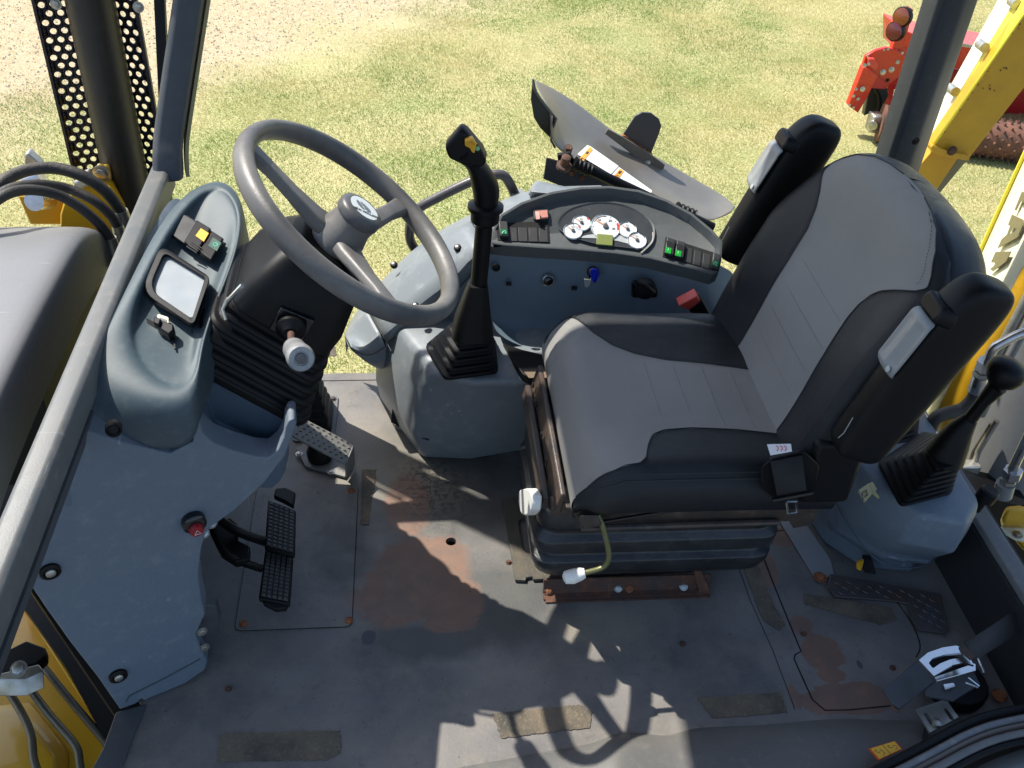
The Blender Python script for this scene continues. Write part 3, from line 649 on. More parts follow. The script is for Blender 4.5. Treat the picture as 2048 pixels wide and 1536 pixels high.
pk0 = [FY(576, 846, 1.262), onA(570, 862), onA(568, 876), onA(556, 900), onA(537, 916), onA(510, 914), onA(465, 902), onA(425, 886), onA(405, 866), onA(398, 840), FY(397, 790, 1.20), FY(402, 752, 1.262), FY(470, 786, 1.268), FY(545, 828, 1.268)]
pkc = sum(pk0, V())/len(pk0)+V((0, .01, -.03)); pdir = V((0, .12, -.99))
MB().loft([[p+bk*.006 for p in pk0], [p+pdir*.035 for p in pk0], [pkc+(p-pkc)*.9+pdir*.085 for p in pk0], [pkc+(p-pkc)*.55+pdir*.085 for p in pk0]], c0=False).build('storage_pocket', mat('tray_plastic', (.055, .085, .12), .5, bump=.25, bscale=900, dust=.2, dustcol=(.2, .22, .24)), con, bevel=.004)
MB().tube([onA(u, v, .001)+nA0*.0005 for u, v in [(252, 1404), (258, 1392), (330, 1356), (400, 1318)]], .0012, 5).build('panel_groove', mat('groove_blue', (.05, .07, .085), .6), con)
# cheek between rail and pod, and the shoulder under the pod
ck = [[F(338, 392, .69), F(295, 478, .685), (F(232, 605, .68)), F(172, 745, .672), F(138, 835, .655), F(112, 915, .61), F(85, 1000, .55)],
      [F(365, 398, .68), F(322, 478, .672), F(262, 605, .662), F(205, 740, .652), F(176, 850, .62), F(150, 930, .585), F(120, 1010, .53)],
      [F(385, 420, .65), F(345, 500, .645), F(290, 620, .635), F(240, 750, .60), F(215, 860, .565), F(185, 945, .545), F(150, 1020, .50)]]
MB().grid(ck).build('rail_cheek', M_blue, con, sub=2)
# light upper-left corner of the trim beside the rail
# top deck with the storage tray
def W(u, v, z): return F(u, v, z)
deck = [W(150, 830, .64), W(240, 850, .60), W(395, 770, .60), W(470, 800, .585), W(560, 860, .545), W(592, 800, .53), W(610, 720, .53), W(560, 600, .53), W(490, 530, .60), W(480, 420, .63), W(400, 380, .66), W(300, 480, .66)]
edge = [W(593, 800, .525), W(588, 880, .50)]
# body under pod and column
body = [V((-.47, 1.13, 0)), V((-.20, 1.30, 0)), V((-.20, 1.62, 0)), V((-.47, 1.78, 0))]
MB().loft([[V((-.49, 1.16, .30)), V((-.40, 1.22, .34)), V((-.40, 1.62, .34)), V((-.49, 1.85, .3))], [V((-.47, 1.16, .52)), V((-.22, 1.28, .46)), V((-.22, 1.55, .46)), V((-.34, 1.80, .56)), ][0:4]]).build('console_body', M_blue, con, bevel=.02, seg=3)
# inner wing between pod and column
wing = [F(480, 470, .60), F(500, 520, .60), F(525, 575, .56), F(520, 620, .56), F(430, 660, .58), F(420, 700, .58), F(400, 720, .6), F(400, 640, .62)]
MB().prism(wing, (-.02, 0, -.22)).build('inner_wing', M_blue, con, bevel=.012, seg=3)
wl = cat_([F(448, 640, .60), F(445, 620, .60), F(465, 572, .60), F(478, 562, .60), F(495, 562, .60)], 5)
MB().tube([p+V((0, 0, .004)) for p in wl], .0025, 6).build('panel_groove', M_gap, con)
# pod with raised lip and sunk switch face
R2px = [(430, 362), (460, 378), (478, 410), (482, 450), (470, 505), (450, 560), (422, 625), (403, 690), (398, 740), (380, 775), (345, 782), (300, 762), (262, 715), (250, 650), (292, 540), (368, 405)]
R2z = [.745, .742, .735, .728, .716, .704, .691, .678, .668, .662, .662, .670, .684, .700, .724, .743]
Lp = [F(u, v, z) for (u, v), z in zip(R2px, R2z)]
Opx = [(428, 350), (468, 365), (487, 405), (490, 450), (480, 505), (462, 560), (436, 622), (412, 690), (402, 750), (394, 800), (338, 815), (262, 795), (205, 735), (212, 660), (272, 540), (352, 385)]
Oz = [.738, .732, .725, .718, .706, .695, .682, .668, .658, .655, .652, .662, .682, .700, .718, .736]
Op = [F(u, v, z) for (u, v), z in zip(Opx, Oz)]
B1 = []
Bpx = {8: (403, 800, .63), 9: (396, 872, .600), 10: (345, 905, .57), 11: (238, 882, .592), 12: (160, 852, .628), 13: (158, 785, .676), 14: (238, 610, .69), 15: (330, 420, .71)}
for i in range(16):
    if i in Bpx: B1.append(F(*Bpx[i]))
    else: B1.append(Op[i]+V((.004, .0, -.07)))
B2 = [p+V((-.006, .03, -.03)) for p in B1]
Ipx = [(432, 378), (455, 392), (470, 420), (472, 455), (460, 505), (441, 560), (414, 622), (393, 685), (385, 730), (368, 752), (340, 755), (305, 735), (280, 700), (270, 645), (310, 542), (382, 420)]
Iz = [.740, .739, .733, .725, .712, .700, .687, .674, .666, .662, .664, .670, .678, .680, .697, .716]
Ip = [F(u, v, z) for (u, v), z in zip(Ipx, Iz)]
cI = sum(Ip, V())/16
MB().loft([B2, [a.lerp(b, .3) for a, b in zip(B1, B2)], B1, [a.lerp(b, .12) for a, b in zip(B1, Op)], [a.lerp(b, .5)+V((0, -.004, .004)) for a, b in zip(B1, Op)], Op, Lp, [a.lerp(b, .5)+V((0, 0, -.004)) for a, b in zip(Lp, Ip)], Ip, [cI.lerp(p, .62)+V((0, 0, -.012)) for p in Ip], [cI.lerp(p, .1)+V((0, 0, -.012)) for p in Ip]], c0=False).build('switch_pod', M_teal, con, sub=3)
# local plane of the pod face
pn = (F(300, 560, .683)-F(375, 440, .703)).cross(F(450, 470, .70)-F(375, 440, .703)).normalized()
if pn.z < 0: pn = -pn
pn = (Ip[3]-Ip[13]).cross(Ip[0]-Ip[8]).normalized(); pn = pn if pn.z > 0 else -pn
po = cI-pn*.002
def pod(u, v, h=0): return PP(u, v, po+pn*h, pn)
def quad(nm, px, h0, h1, mt, par, bv=.001, **k): P = [pod(u, v, h0) for u, v in px]; return MB().prism(P, pn*(h1-h0)).build(nm, mt, par, bevel=bv, **k)
quad('switch_plate', [(366, 428), (448, 480), (422, 528), (340, 472)], .0, .004, M_blks, con)
quad('blank_switch', [(368, 431), (396, 449), (371, 490), (344, 471)], .004, .007, mat('blank_black', (.02, .02, .022), .6), con)
s1 = quad('rocker_switch', [(396, 448), (424, 465), (397, 512), (370, 492)], .004, .014, M_blks, con, .002)
quad('switch_lens', [(402, 457), (418, 467), (408, 484), (391, 472)], .0145, .0155, M_amber, s1)
for k in range(4): quad('switch_rib', [(384-3.5*k, 483+3*k), (404-3.5*k, 496+3*k), (403-3.5*k, 498+3*k), (383-3.5*k, 485+3*k)], .0142, .0152, M_blks, s1, 0)
s2 = quad('rocker_switch', [(425, 468), (448, 484), (424, 527), (399, 510)], .004, .012, M_blks, con, .002)
quad('switch_lens', [(426, 475), (443, 486), (434, 503), (416, 492)], .0125, .0132, mat('dark_green', (.005, .05, .035), .4), s2)
ic = MB(); c0_ = pod(431, 489, .0136); e1 = (pod(441, 489, .0136)-c0_)*.42; e2 = (pod(431, 499, .0136)-c0_); e2 = (e2-e1*(e2.dot(e1)/e1.dot(e1))).normalized()*e1.length
ic.tube([c0_+e1*math.cos(a)+e2*math.sin(a) for a in np.linspace(0, 2*PI, 17)], .0004, 4, caps=False)
for k in range(8): a = k*PI/4; ic.tube([c0_+(e1*math.cos(a)+e2*math.sin(a))*1.35, c0_+(e1*math.cos(a)+e2*math.sin(a))*1.9], .0004, 4)
ic.build('lamp_symbol', mat('mint_ink', (.15, .75, .5), .5), s2)
# square lens unit on the pod
def rpx(px, r, n=4):
    out = []; N_ = len(px)
    for i in range(N_):
        a, b, c = V((*px[i-1], 0)), V((*px[i], 0)), V((*px[(i+1) % N_], 0)); rr = r[i] if isinstance(r, (list, tuple)) else r
        p = b+(a-b).normalized()*rr; q = b+(c-b).normalized()*rr
        for k in range(n+1): t = k/n; x = p.lerp(b, t).lerp(b.lerp(q, t), t); out.append((x.x, x.y))
    return out
bz = rpx([(322, 497), (422, 562), (388, 660), (282, 590)], [22, 12, 14, 34], 5)
bzi = rpx([(330, 512), (411, 562), (385, 644), (298, 585)], [12, 5, 8, 30], 5)
o_ = [pod(u, v, .0) for u, v in bz]; o2 = [pod(u-1, v-8, .022) for u, v in bz]; i2 = [pod(u-1, v-7, .022) for u, v in bzi]; i1 = [pod(u, v-2, .012) for u, v in bzi]
bez = MB().loft([o_, o2, i2, i1], c0=False, c1=False).build('lens_bezel', M_blks, con, bevel=.0015)
MB().prism(i1, pn*.001).build('lens_glass', mat('white_lens', (.24, .27, .29), .22, var=(.30, .33, .35), vscale=12), con)
# vent knob under the lens
quad('vent_slot', [(283, 632), (300, 640), (325, 655), (323, 662), (300, 650), (281, 640)], .0, .001, M_gap, con, 0)
icn = quad('icon_plate', rpx([(316, 630), (338, 637), (338, 652), (314, 645)], 3), .003, .006, mat('cream_plastic', (.5, .5, .36), .5), con, .0005)
quad('icon_drawing', [(320, 635), (334, 640), (334, 648), (319, 643)], .0062, .0066, M_ink, icn, 0)
kn = MB(); kn.prism([pod(u, v, 0) for u, v in [(316, 650), (352, 665), (352, 676), (342, 684), (318, 668)]], pn*.018); kn.prism([pod(u, v, .012) for u, v in [(312, 642), (326, 648), (322, 660), (310, 656)]], pn*.012)
kn.build('vent_knob', M_blks, con, bevel=.002)
quad('cable_lead', [(346, 672), (349, 672), (352, 700), (349, 700)], .0, .003, M_blk, con, 0)
# fasteners on the trim
nA = V((.45, -1, 0)).normalized()
for u, v in ((100, 1141), (236, 1350)):
    w_ = MB().lathe([(.0155, 0), (.0155, .005), (.011, .007), (.009, .004)], onA(u, v)-nA*0, nA, 28).build('trim_washer', M_blk, con)
    MB().lathe([(.0075, 0), (.0075, .007), (.005, .009)], onA(u, v)+nA*.001, nA, 18).build('trim_bolt', M_zinc, w_)
pp_ = FY(229, 856, 1.092); w_ = MB().lathe([(.0115, -.01), (.0115, .004), (.0085, .006), (.0065, .0035), (.001, .0035)], pp_+V((0, -.004, .002)), (.25, -.9, .35), 26).build('pod_screw', M_blks, con)
hz = MB().lathe([(.018, -.004), (.020, .002), (.019, .012), (.014, .016), (.0115, .016)], onA(386, 1040), nA, 30).build('warning_knob', M_gloss, con)
MB().lathe([(.0125, .012), (.0125, .019), (.010, .023), (.001, .0235)], onA(386, 1040)+V((0, 0, -.006)), nA, 26).build('knob_cap', mat('dark_red', (.25, .006, .012), .3), hz)
tq = onA(386, 1040)+nA*.0245+V((0, 0, -.006)); ex_ = V((1, .45, 0)).normalized()
MB().tube([tq+ex_*x+V((0, 0, z)) for x, z in ((-.005, -.004), (.005, -.004), (0, .005), (-.005, -.004))], .0007, 5).build('triangle_mark', mat('pale_mark', (.7, .6, .6), .5), hz)
# hinge bracket low on the trim
MB().prism([onA(u, v, -.03) for u, v in [(395, 1210), (432, 1212), (440, 1240), (424, 1310), (400, 1330), (392, 1290), (396, 1262)]], (0, .02, 0)).build('hinge_plate', M_framed, con, bevel=.002)
for u, v in ((405, 1266), (409, 1298)): bolt('hinge_rivet', onA(u, v, .0)-nA*.004, nA, .007, M_zinc, con, hexa=False)
# firewall behind pedals
MB().prism([(-.50, 1.16, 0), (-.50, 1.95, 0), (-.50, 1.95, .62), (-.50, 1.16, .62)], (-.02, 0, 0)).build('firewall', M_blk, con)
# ================================================================== STEERING COLUMN
WN = V((.618, .005, .786)).normalized(); WA = V((.786, 0, -.618)).normalized(); WB = V((0, 1, 0)); WC = V((-.085, 1.415, .806))
def CL(t, a, b): return WC-WN*t+WA*a+WB*b
col = thing('steering_column', 'black steering column shroud on a stepped rubber boot', 'steering column', WC-WN*.3)
def cring(t, a, b, r, a0=0, n=4): return [CL(t, a0+x, y) for x, y in rrect(2*a, 2*b, r, n)]
bellows('column_boot', cring(.292, .125, .145, .03, -.0), cring(.190, .095, .108, .03, .0), 5, M_blk, col, .010)
MB().loft([cring(.305, .128, .148, .03), cring(.288, .128, .148, .03)]).build('boot_collar', M_blk, col, bevel=.004)
MB().loft([cring(.205, .092, .105, .03), cring(.15, .090, .100, .03), cring(.09, .075, .078, .03), cring(.052, .055, .056, .03)]).build('shroud', M_blks, col, bevel=.006, seg=3)
MB().tube([CL(.21, -.095, -.09), CL(.185, -.098, -.098), CL(.15, -.096, -.098)], .004, 8).build('chrome_edge', M_chrome, col)
MB().tube([CL(.212, -.085, -.112), CL(.205, -.097, -.10), CL(.185, -.1, -.095)], .003, 8).build('chrome_edge', M_zinc, col)
sd_ = cring(.206, .096, .110, .03); 
# stalk with worn silver knob
s0 = FY(582, 655, 1.305); s1_ = FY(583, 690, 1.255); s2_ = FY(606, 722, 1.145); sd = (s2_-s1_).normalized()
stalk = thing('direction_lever', 'short rusty lever with worn silver knob sticking out of the column', 'lever', s0)
MB().box(s0+V((.0, .010, .0)), (.058, .012, .05), Matrix.Rotation(.5, 3, 'Y')).build('square_plate', M_gloss, stalk, bevel=.002)
MB().lathe([(.024, 0), (.024, .006), (.015, .012), (.012, .016)], s0, (0, -1, -.1), 26).build('lever_collar', M_blks, stalk)
MB().tube([s0, s1_.lerp(s0, .3), s1_, s1_+sd*.03], [.006, .006, .006, .0065], 12).build('lever_rod', M_rust, stalk)
MB().lathe([(.010, 0), (.016, .006), (.018, .02), (.0175, .045), (.0195, .062), (.0205, .075), (.0205, .086), (.018, .091), (.011, .091), (.0105, .089)], s1_+sd*.018, sd, 32).build('lever_knob', mat('worn_silver', (.20, .205, .21), .38, metal=.2, var=(.30, .30, .30), vscale=25, dust=.4, dustcol=(.1, .1, .1)), stalk)
MB().lathe([(.0085, .0), (.0085, .0025), (.007, .003)], s1_+sd*.018+sd*.0885, sd, 24).build('knob_button', M_cap, stalk)
# ================================================================== STEERING WHEEL
wh = thing('steering_wheel', 'worn grey three spoke steering wheel with a round leaf emblem cap', 'steering wheel', WC)
def WP(t, ang, r): return WC+WN*t+(WA*math.cos(ang)+WB*math.sin(ang))*r
nr = 96; rr_ = []
for k in range(nr):
    a = 2*PI*k/nr; c = WP(0, a, .200); er = (WA*math.cos(a)+WB*math.sin(a)); prof = []
    for j in range(14):
        q = 2*PI*j/14; x = .0150*math.cos(q); y = .0190*math.sin(q)
        if math.sin(q) < 0 and math.cos(q) < 0: x *= .8
        prof.append(c+er*x+WN*y)
    rr_.append(prof)
rimm = MB(); n_ = 14
rimm.add([p for r in rr_ for p in r], [(k*n_+i, k*n_+(i+1) % n_, ((k+1) % nr)*n_+(i+1) % n_, ((k+1) % nr)*n_+i) for k in range(nr) for i in range(n_)])
rimm.build('rim', M_wheel, wh)
def angpx(u, v):
    q = PP(u, v, WC, WN)-WC; return math.atan2(q.dot(WB), q.dot(WA))
for u, v in ((506, 300), (808, 410), (790, 625)):
    a = angpx(u, v); er = WA*math.cos(a)+WB*math.sin(a); et = WN.cross(er); rg = []
    for r, wd_, th, t in ((.028, .026, .013, -.035), (.05, .024, .012, -.033), (.10, .017, .010, -.022), (.15, .0145, .0095, -.010), (.19, .018, .010, -.003)):
        c = WC+WN*t+er*r; rg.append([c+et*wd_*x+WN*th*y for x, y in ((-1, -.6), (-.7, -1), (.7, -1), (1, -.6), (1, .5), (.75, 1), (-.75, 1), (-1, .5))])
    MB().loft(rg).build('spoke', M_wheel, wh, bevel=.003)
MB().lathe([(.040, -.085), (.044, -.06), (.042, -.03), (.037, -.012), (.034, .004), (.034, .010)], WC, WN, 40).build('hub', M_wheel, wh)
MB().lathe([(.036, .008), (.0385, .011), (.0385, .022), (.036, .027), (.030, .030), (.0275, .0305), (.0265, .0295), (.001, .0295)], WC, WN, 44).build('hub_cap', M_cap, wh)
em = MB().lathe([(.0262, .0297), (.0262, .0303), (.001, .0305)], WC, WN, 40).build('emblem', M_disc, wh)
# leaf emblem drawn flat on the disc; reads upright for the driver (up = towards the front)
exE = (F(735, 470, .84)-F(705, 455, .84)); ux = (WB*.33+WA*.90).normalized(); uy = WN.cross(ux).normalized()
pc1 = pr0 = None
Me = frame(WC+WN*.0308, ux, uy)
def leaf(pts): MB(Me).prism([(x*.0012, y*.0012, 0) for x, y in pts], (0, 0, .0004)).build('leaf_mark', M_ink2, em)
leaf([(-1.5, -6), (-6, -3.5), (-10, 1), (-11.5, 6), (-10.5, 10), (-7, 10.5), (-4.5, 6), (-3, 0)])
leaf([(-3.5, 11.5), (0.5, 9.5), (0, 5.5), (-1.8, 3.5), (-3, 6.5)])
leaf([(1.5, 8.5), (5, 5), (4.6, 1.5), (2.6, -1.5), (0, -3.5), (-.8, 0), (.2, 4)])
leaf([(5.8, 4), (9, 0), (9, -4), (6.5, -6), (2.2, -5.2), (3, -2.6), (5, -.2)])
text('NEW HOLLAND', .0075, Me @ Matrix.Translation((0, -.0125, 0)), M_ink, 'emblem_lettering', em, .0003)
# ================================================================== PEDALS
def pedal(nm, lab, px, z, arm, tab):
    t_ = thing(nm, lab, 'pedal', F(*arm[-1][:2], arm[-1][2]), 'pair of brake pedals')
    P = [F(u, v, z+.012*(i in (2, 3))) for i, (u, v) in enumerate(px)]
    nn = (P[1]-P[0]).cross(P[3]-P[0]).normalized(); nn = nn if nn.z > 0 else -nn
    pl = MB().prism([p-nn*.012 for p in P], nn*.012).build('pad', M_blk, t_, bevel=.004, seg=3)
    g = MB()
    for i in range(5):
        for j in range(12):
            s, q = (i+.5)/5, (j+.5)/12; s = .06+s*.88; q = .04+q*.92
            c = P[0].lerp(P[1], s).lerp(P[3].lerp(P[2], s), q); ea = (P[1]-P[0])/5*.36; eb = (P[3]-P[0])/12*.36
            g.loft([[c-ea-eb, c+ea-eb, c+ea+eb, c-ea+eb], [c-ea*.7-eb*.7+nn*.0025, c+ea*.7-eb*.7+nn*.0025, c+ea*.7+eb*.7+nn*.0025, c-ea*.7+eb*.7+nn*.0025]])
    g.build('pad_tread', mat('tread_rubber', (.055, .05, .048), .6, dust=.4, dustcol=(.09, .085, .08)), pl)
    MB().tube(cat_([F(*a) for a in arm], 5), [(.013, .007)]*(5*(len(arm)-1)+1), 8, flat=(0, 0, 1)).build('pedal_arm', M_blks, t_)
    MB().prism([F(u, v, z-.004) for u, v in tab], (0, 0, .012)).build('pedal_tip', M_blk, t_, bevel=.003)
    bolt('pedal_bolt', F(arm[0][0]-18, arm[0][1]+6, arm[0][2]+.02), (.2, -.6, .7), .008, M_zinc, t_, hexa=False)
    return t_
pedal('brake_pedal', 'far black ribbed brake pedal with raised toe tip', [(536, 998), (592, 1020), (590, 1110), (529, 1094)], .13, [(440, 1040, .18), (480, 1065, .16), (535, 1085, .125)], [(548, 1000), (552, 984), (572, 982), (592, 992), (588, 1020), (570, 1010)])
pedal('brake_pedal', 'near black ribbed brake pedal closest to the door', [(530, 1098), (587, 1113), (580, 1208), (517, 1196)], .12, [(425, 1060, .17), (455, 1110, .15), (525, 1138, .115)], [(522, 1198), (580, 1208), (574, 1224), (552, 1226), (528, 1214)])
MB().prism([F(u, v, .15) for u, v in [(424, 1062), (438, 1040), (462, 1034), (474, 1046), (476, 1080), (500, 1092), (498, 1118), (470, 1122), (442, 1104), (430, 1082)]], (0, 0, -.02)).build('pedal_bracket', M_blks, con, bevel=.003)
acc = thing('accelerator_pedal', 'flat dusty perforated metal accelerator pedal on a hinged base', 'pedal', (-.2, 1.65, 0))
AP = [F(592, 828, .16), F(707, 888, .10), F(690, 928, .085), F(585, 872, .145)]
an_ = (AP[1]-AP[0]).cross(AP[3]-AP[0]).normalized(); an_ = an_ if an_.z > 0 else -an_
M_ped = mat('dusty_steel', (.20, .195, .18), .55, metal=.2, bump=.5, bscale=200, dust=.6, dustcol=(.32, .29, .24))
plate_ = MB().prism([p-an_*.006 for p in AP], an_*.006).build('pedal_plate', M_ped, acc, bevel=.0015)
sl = MB()
for i in range(9):
    for j in range(5):
        s = (i+.5+.5*(j % 2))/9.5; q = (j+.6)/5.4; c = AP[0].lerp(AP[1], s).lerp(AP[3].lerp(AP[2], s), q)+an_*.0006; ea = (AP[1]-AP[0]).normalized()*.0045; eb = (AP[3]-AP[0]).normalized()*.0013
        ea = V((.005, 0, 0)); sl.add([c-ea-eb, c+ea-eb, c+ea+eb, c-ea+eb], [(0, 1, 2, 3)])
sl.build('pedal_slots', M_gap, plate_)
MB().prism(Fz([(592, 900), (630, 880), (708, 905), (705, 935), (690, 957), (610, 935)], .004), (0, 0, .006)).build('pedal_base', M_ped, acc, bevel=.001)
MB().prism([F(690, 925, .085), F(705, 890, .1), F(706, 930, .01), F(690, 955, .01)], (.004, 0, 0)).build('base_cheek', M_ped, acc, bevel=.001)
MB().lathe([(.028, 0), (.03, .02), (.02, .05)], F(640, 915, .01), (0, 0, 1), 26).build('rubber_spring', M_blk, acc)
for u, v in ((598, 908), (662, 944), (698, 908)): bolt('base_bolt', F(u, v, .010), (0, 0, 1), .006, M_zinc, acc)
# small gaiter of the second lever behind the column
g2 = thing('gear_selector', 'black lever in a small floor gaiter half hidden behind the steering column', 'lever', F(635, 830, 0))
gc = F(632, 838, 0)
MB().prism([gc+V((x, y, .001)) for x, y in rrect(.10, .17, .01)], (0, 0, .004)).build('gaiter_plate', M_frame, g2)
bellows('gaiter', [gc+V((x, y, .005)) for x, y in rrect(.082, .135, .018)], [gc+V((x-.01, y+.02, .125)) for x, y in rrect(.040, .05, .012)], 5, M_blk, g2, .007)
MB().tube([gc+V((-.01, .02, .11)), gc+V((-.012, .025, .2)), gc+V((.0, .02, .34)), gc+V((-.03, 0, .43))], [(.024), (.02), .014, .012], 12).build('lever_shaft', M_blks, g2)
bolt('plate_bolt', gc+V((.038, .07, .005)), (0, 0, 1), .006, M_rust, g2)
# ================================================================== RIGHT CONSOLE AND FENDER
rc = thing('side_console', 'blue grey moulded side console with lever gaiter and dark pocket beyond the seat', 'console', (.15, 1.8, 0))
def RX(pts, z, dy=0): return [F(u, v, z)+V((0, dy, 0)) for u, v in pts]
r0 = [F(762, 800, 0), F(800, 860, 0), F(845, 918, 0), F(940, 922, 0), F(1052, 903, 0), V((.62, 1.72, 0)), V((.62, 2.0, 0)), V((-.06, 2.0, 0))]
r1 = [F(752, 760, .10), F(790, 812, .10), F(828, 868, .10), F(935, 875, .10), F(1060, 860, .10), V((.64, 1.68, .1)), V((.64, 2.0, .1)), V((-.08, 2.0, .1))]
r2 = [F(768, 700, .22), F(808, 745, .235), F(846, 775, .24), F(940, 795, .24), F(1075, 790, .24), V((.66, 1.63, .24)), V((.66, 2.0, .24)), V((-.06, 2.0, .22))]
r3 = [F(800, 660, .30), F(836, 702, .305), F(872, 750, .30), F(945, 766, .30), F(1080, 762, .30), V((.68, 1.64, .30)), V((.68, 2.0, .32)), V((-.02, 2.0, .32))]
r4 = [p.lerp(V((.25, 1.85, .32)), .25) for p in r3]
for p in r4: p.z = .315
MB().loft([r0, [a.lerp(b, .5) for a, b in zip(r0, r1)], r1, [a.lerp(b, .3) for a, b in zip(r1, r2)], r2, [a.lerp(b, .75) for a, b in zip(r2, r3)], r3, r4]).build('console_body', M_blue2, rc, bevel=.018, seg=4)
MB().tube(cat_([F(780, 785, .112), F(800, 822, .085), F(832, 868, .085), F(858, 880, .085)], 5), .0015, 6).build('panel_groove', M_gap, rc)
MB().loft([[F(795, 808, .07), F(812, 845, .02), F(806, 848, .02), F(785, 838, .02), F(788, 812, .06)], [p+V((-.004, -.012, 0)) for p in [F(795, 808, .07), F(812, 845, .02), F(806, 848, .02), F(785, 838, .02), F(788, 812, .06)]]]).build('cable_hole', M_gap, rc)
MB().tube([F(787, 848, .004), F(796, 856, .004), F(806, 858, .004)], .003, 8).build('wire_clip', M_zinc, rc)
# dark pocket between gaiter and seat
MB().prism([F(u, v, .322) for u, v in cat_([V((1008, 688, 0)), V((1045, 700, 0)), V((1110, 715, 0)), V((1190, 722, 0)), V((1230, 752, 0)), V((1060, 758, 0)), V((1040, 740, 0))], 4, True) for u, v in [(u, v)]] if False else [F(p[0], p[1], .322) for p in [(1006, 686), (1045, 699), (1110, 714), (1190, 722), (1240, 755), (1062, 757), (1046, 748), (1026, 722)]], (0, 0, -.02)).build('pocket', M_blk, rc, bevel=.002)
MB().prism([F(p[0], p[1], .326) for p in [(1048, 745), (1240, 745), (1240, 757), (1058, 757)]], (0, 0, .002)).build('pocket_trim', mat('tan_edge', (.15, .11, .07), .6), rc)
# vertical panel under the dash
pv = [[FY(u, v, y) for u, v, y in r] for r in [
    [(962, 475, 1.82), (1000, 470, 1.82), (1100, 475, 1.82), (1200, 485, 1.81), (1300, 500, 1.80), (1400, 520, 1.80), (1490, 540, 1.80)],
    [(962, 560, 1.80), (1000, 560, 1.80), (1100, 565, 1.80), (1200, 585, 1.79), (1300, 610, 1.77), (1400, 640, 1.75), (1480, 660, 1.73)],
    [(975, 610, 1.80), (1010, 620, 1.82), (1100, 640, 1.83), (1200, 660, 1.80), (1300, 680, 1.77), (1400, 695, 1.75), (1480, 710, 1.73)],
    [(985, 640, 1.80), (1020, 665, 1.80), (1100, 690, 1.79), (1200, 715, 1.77), (1300, 730, 1.75), (1400, 745, 1.73), (1480, 750, 1.71)],
    [(990, 665, 1.74), (1030, 690, 1.74), (1110, 712, 1.73), (1200, 735, 1.71), (1300, 750, 1.70), (1400, 760, 1.69), (1480, 765, 1.68)]]]
pm_ = MB().grid(pv).build('knob_panel', mat('panel_blue', (.13, .18, .225), .5, bump=.25, bscale=900, dust=.2, dustcol=(.24, .26, .26)), rc, sub=2)
def onP(u, v, k=0): return FY(u, v, 1.795-k)
for u, v in ((992, 534),): MB().lathe([(.009, 0), (.009, .004), (.006, .006)], onP(u, v), (0, -1, .15), 20).build('round_plug', M_blk, rc)
lk = MB().lathe([(.0135, -.004), (.0135, .004), (.011, .0055), (.0105, .003), (.001, .003)], onP(1096, 560), (0, -1, .2), 28).build('lighter_ring', M_steel, rc)
MB().lathe([(.0098, .002), (.0098, .008), (.007, .010)], onP(1096, 560), (0, -1, .2), 24).build('lighter_plug', M_gloss, lk)
kb = MB().lathe([(.013, -.004), (.013, .006), (.009, .012)], onP(1186, 545), (0, -1, .2), 26).build('ignition_barrel', M_blks, rc)
MB().prism([onP(1018+dx, 567+dy, .002) for dx, dy in ((-6, -4), (5, -4), (5, 4), (-6, 4))], (0, -.001, 0)).build('square_mark', M_gap, rc, 0)
MB().prism([onP(1149+dx, 576+dy, .000) for dx, dy in ((-6, -4), (5, -4), (5, 4), (-6, 4))], (0, -.001, 0)).build('square_mark', M_gap, rc, 0)
key = thing('ignition_key', 'blue headed key in the ignition with a small pale tag hanging beside it', 'key', onP(1188, 552))
MB().prism([onP(u, v, .03) for u, v in rpx([(1182, 540), (1196, 540), (1198, 552), (1192, 565), (1187, 566), (1181, 552)], 3)], (0, .007, 0)).build('key_head', M_key, key, bevel=.0015)
MB().prism([onP(u, v, .020) for u, v in rpx([(1168, 558), (1183, 560), (1180, 568), (1176, 575), (1170, 574)], 2)], (0, .0015, 0)).build('key_tag', mat('tag_grey', (.38, .38, .34), .6), key)
MB().tube([onP(1187, 547, .012), onP(1182, 556, .021), onP(1178, 560, .021)], .0008, 6).build('key_ring', M_steel, key)
kp = MB().prism([FY(u, v, 1.765) for u, v in rpx([(1262, 560), (1300, 558), (1314, 572), (1314, 592), (1262, 592)], 6)], (0, -.008, 0)).build('dial_plate', M_gloss, rc, bevel=.002)
MB().lathe([(.024, 0), (.023, .006), (.019, .012), (.017, .02), (.001, .021)], FY(1290, 577, 1.757), (0, -1, .3), 30).build('heater_dial', M_blks, rc)
MB().tube([FY(1272, 566, 1.73), FY(1290, 571, 1.73), FY(1306, 584, 1.735)], [(.009, .007)]*3, 10, flat=(0, -1, .3)).build('dial_grip', M_blks, rc)
# fender arch beyond the console
fen = thing('fender_arch', 'pale grey moulded fender arch with bolted inspection panels behind the steering wheel', 'fender', (-.1, 1.9, .2))
Oc = cat_([FY(u, v, 2.02) for u, v in [(690, 672), (700, 640), (735, 590), (775, 545), (830, 492), (900, 445), (1000, 398), (1080, 372), (1200, 366)]], 4)
Mc = cat_([FY(u, v, 1.93) for u, v in [(693, 682), (710, 655), (755, 610), (800, 570), (860, 520), (930, 470), (1020, 425), (1100, 400), (1220, 392)]], 4)
Ic = cat_([FY(u, v, 1.84) for u, v in [(697, 694), (735, 700), (785, 660), (845, 607), (905, 560), (955, 510), (1040, 470), (1110, 450), (1230, 440)]], 4)
Bc = cat_([FY(u, v, 1.84) for u, v in [(703, 703), (757, 744), (812, 735), (900, 690), (960, 650), (1000, 600), (1060, 600), (1110, 600), (1230, 600)]], 4)
def cl(P): return P
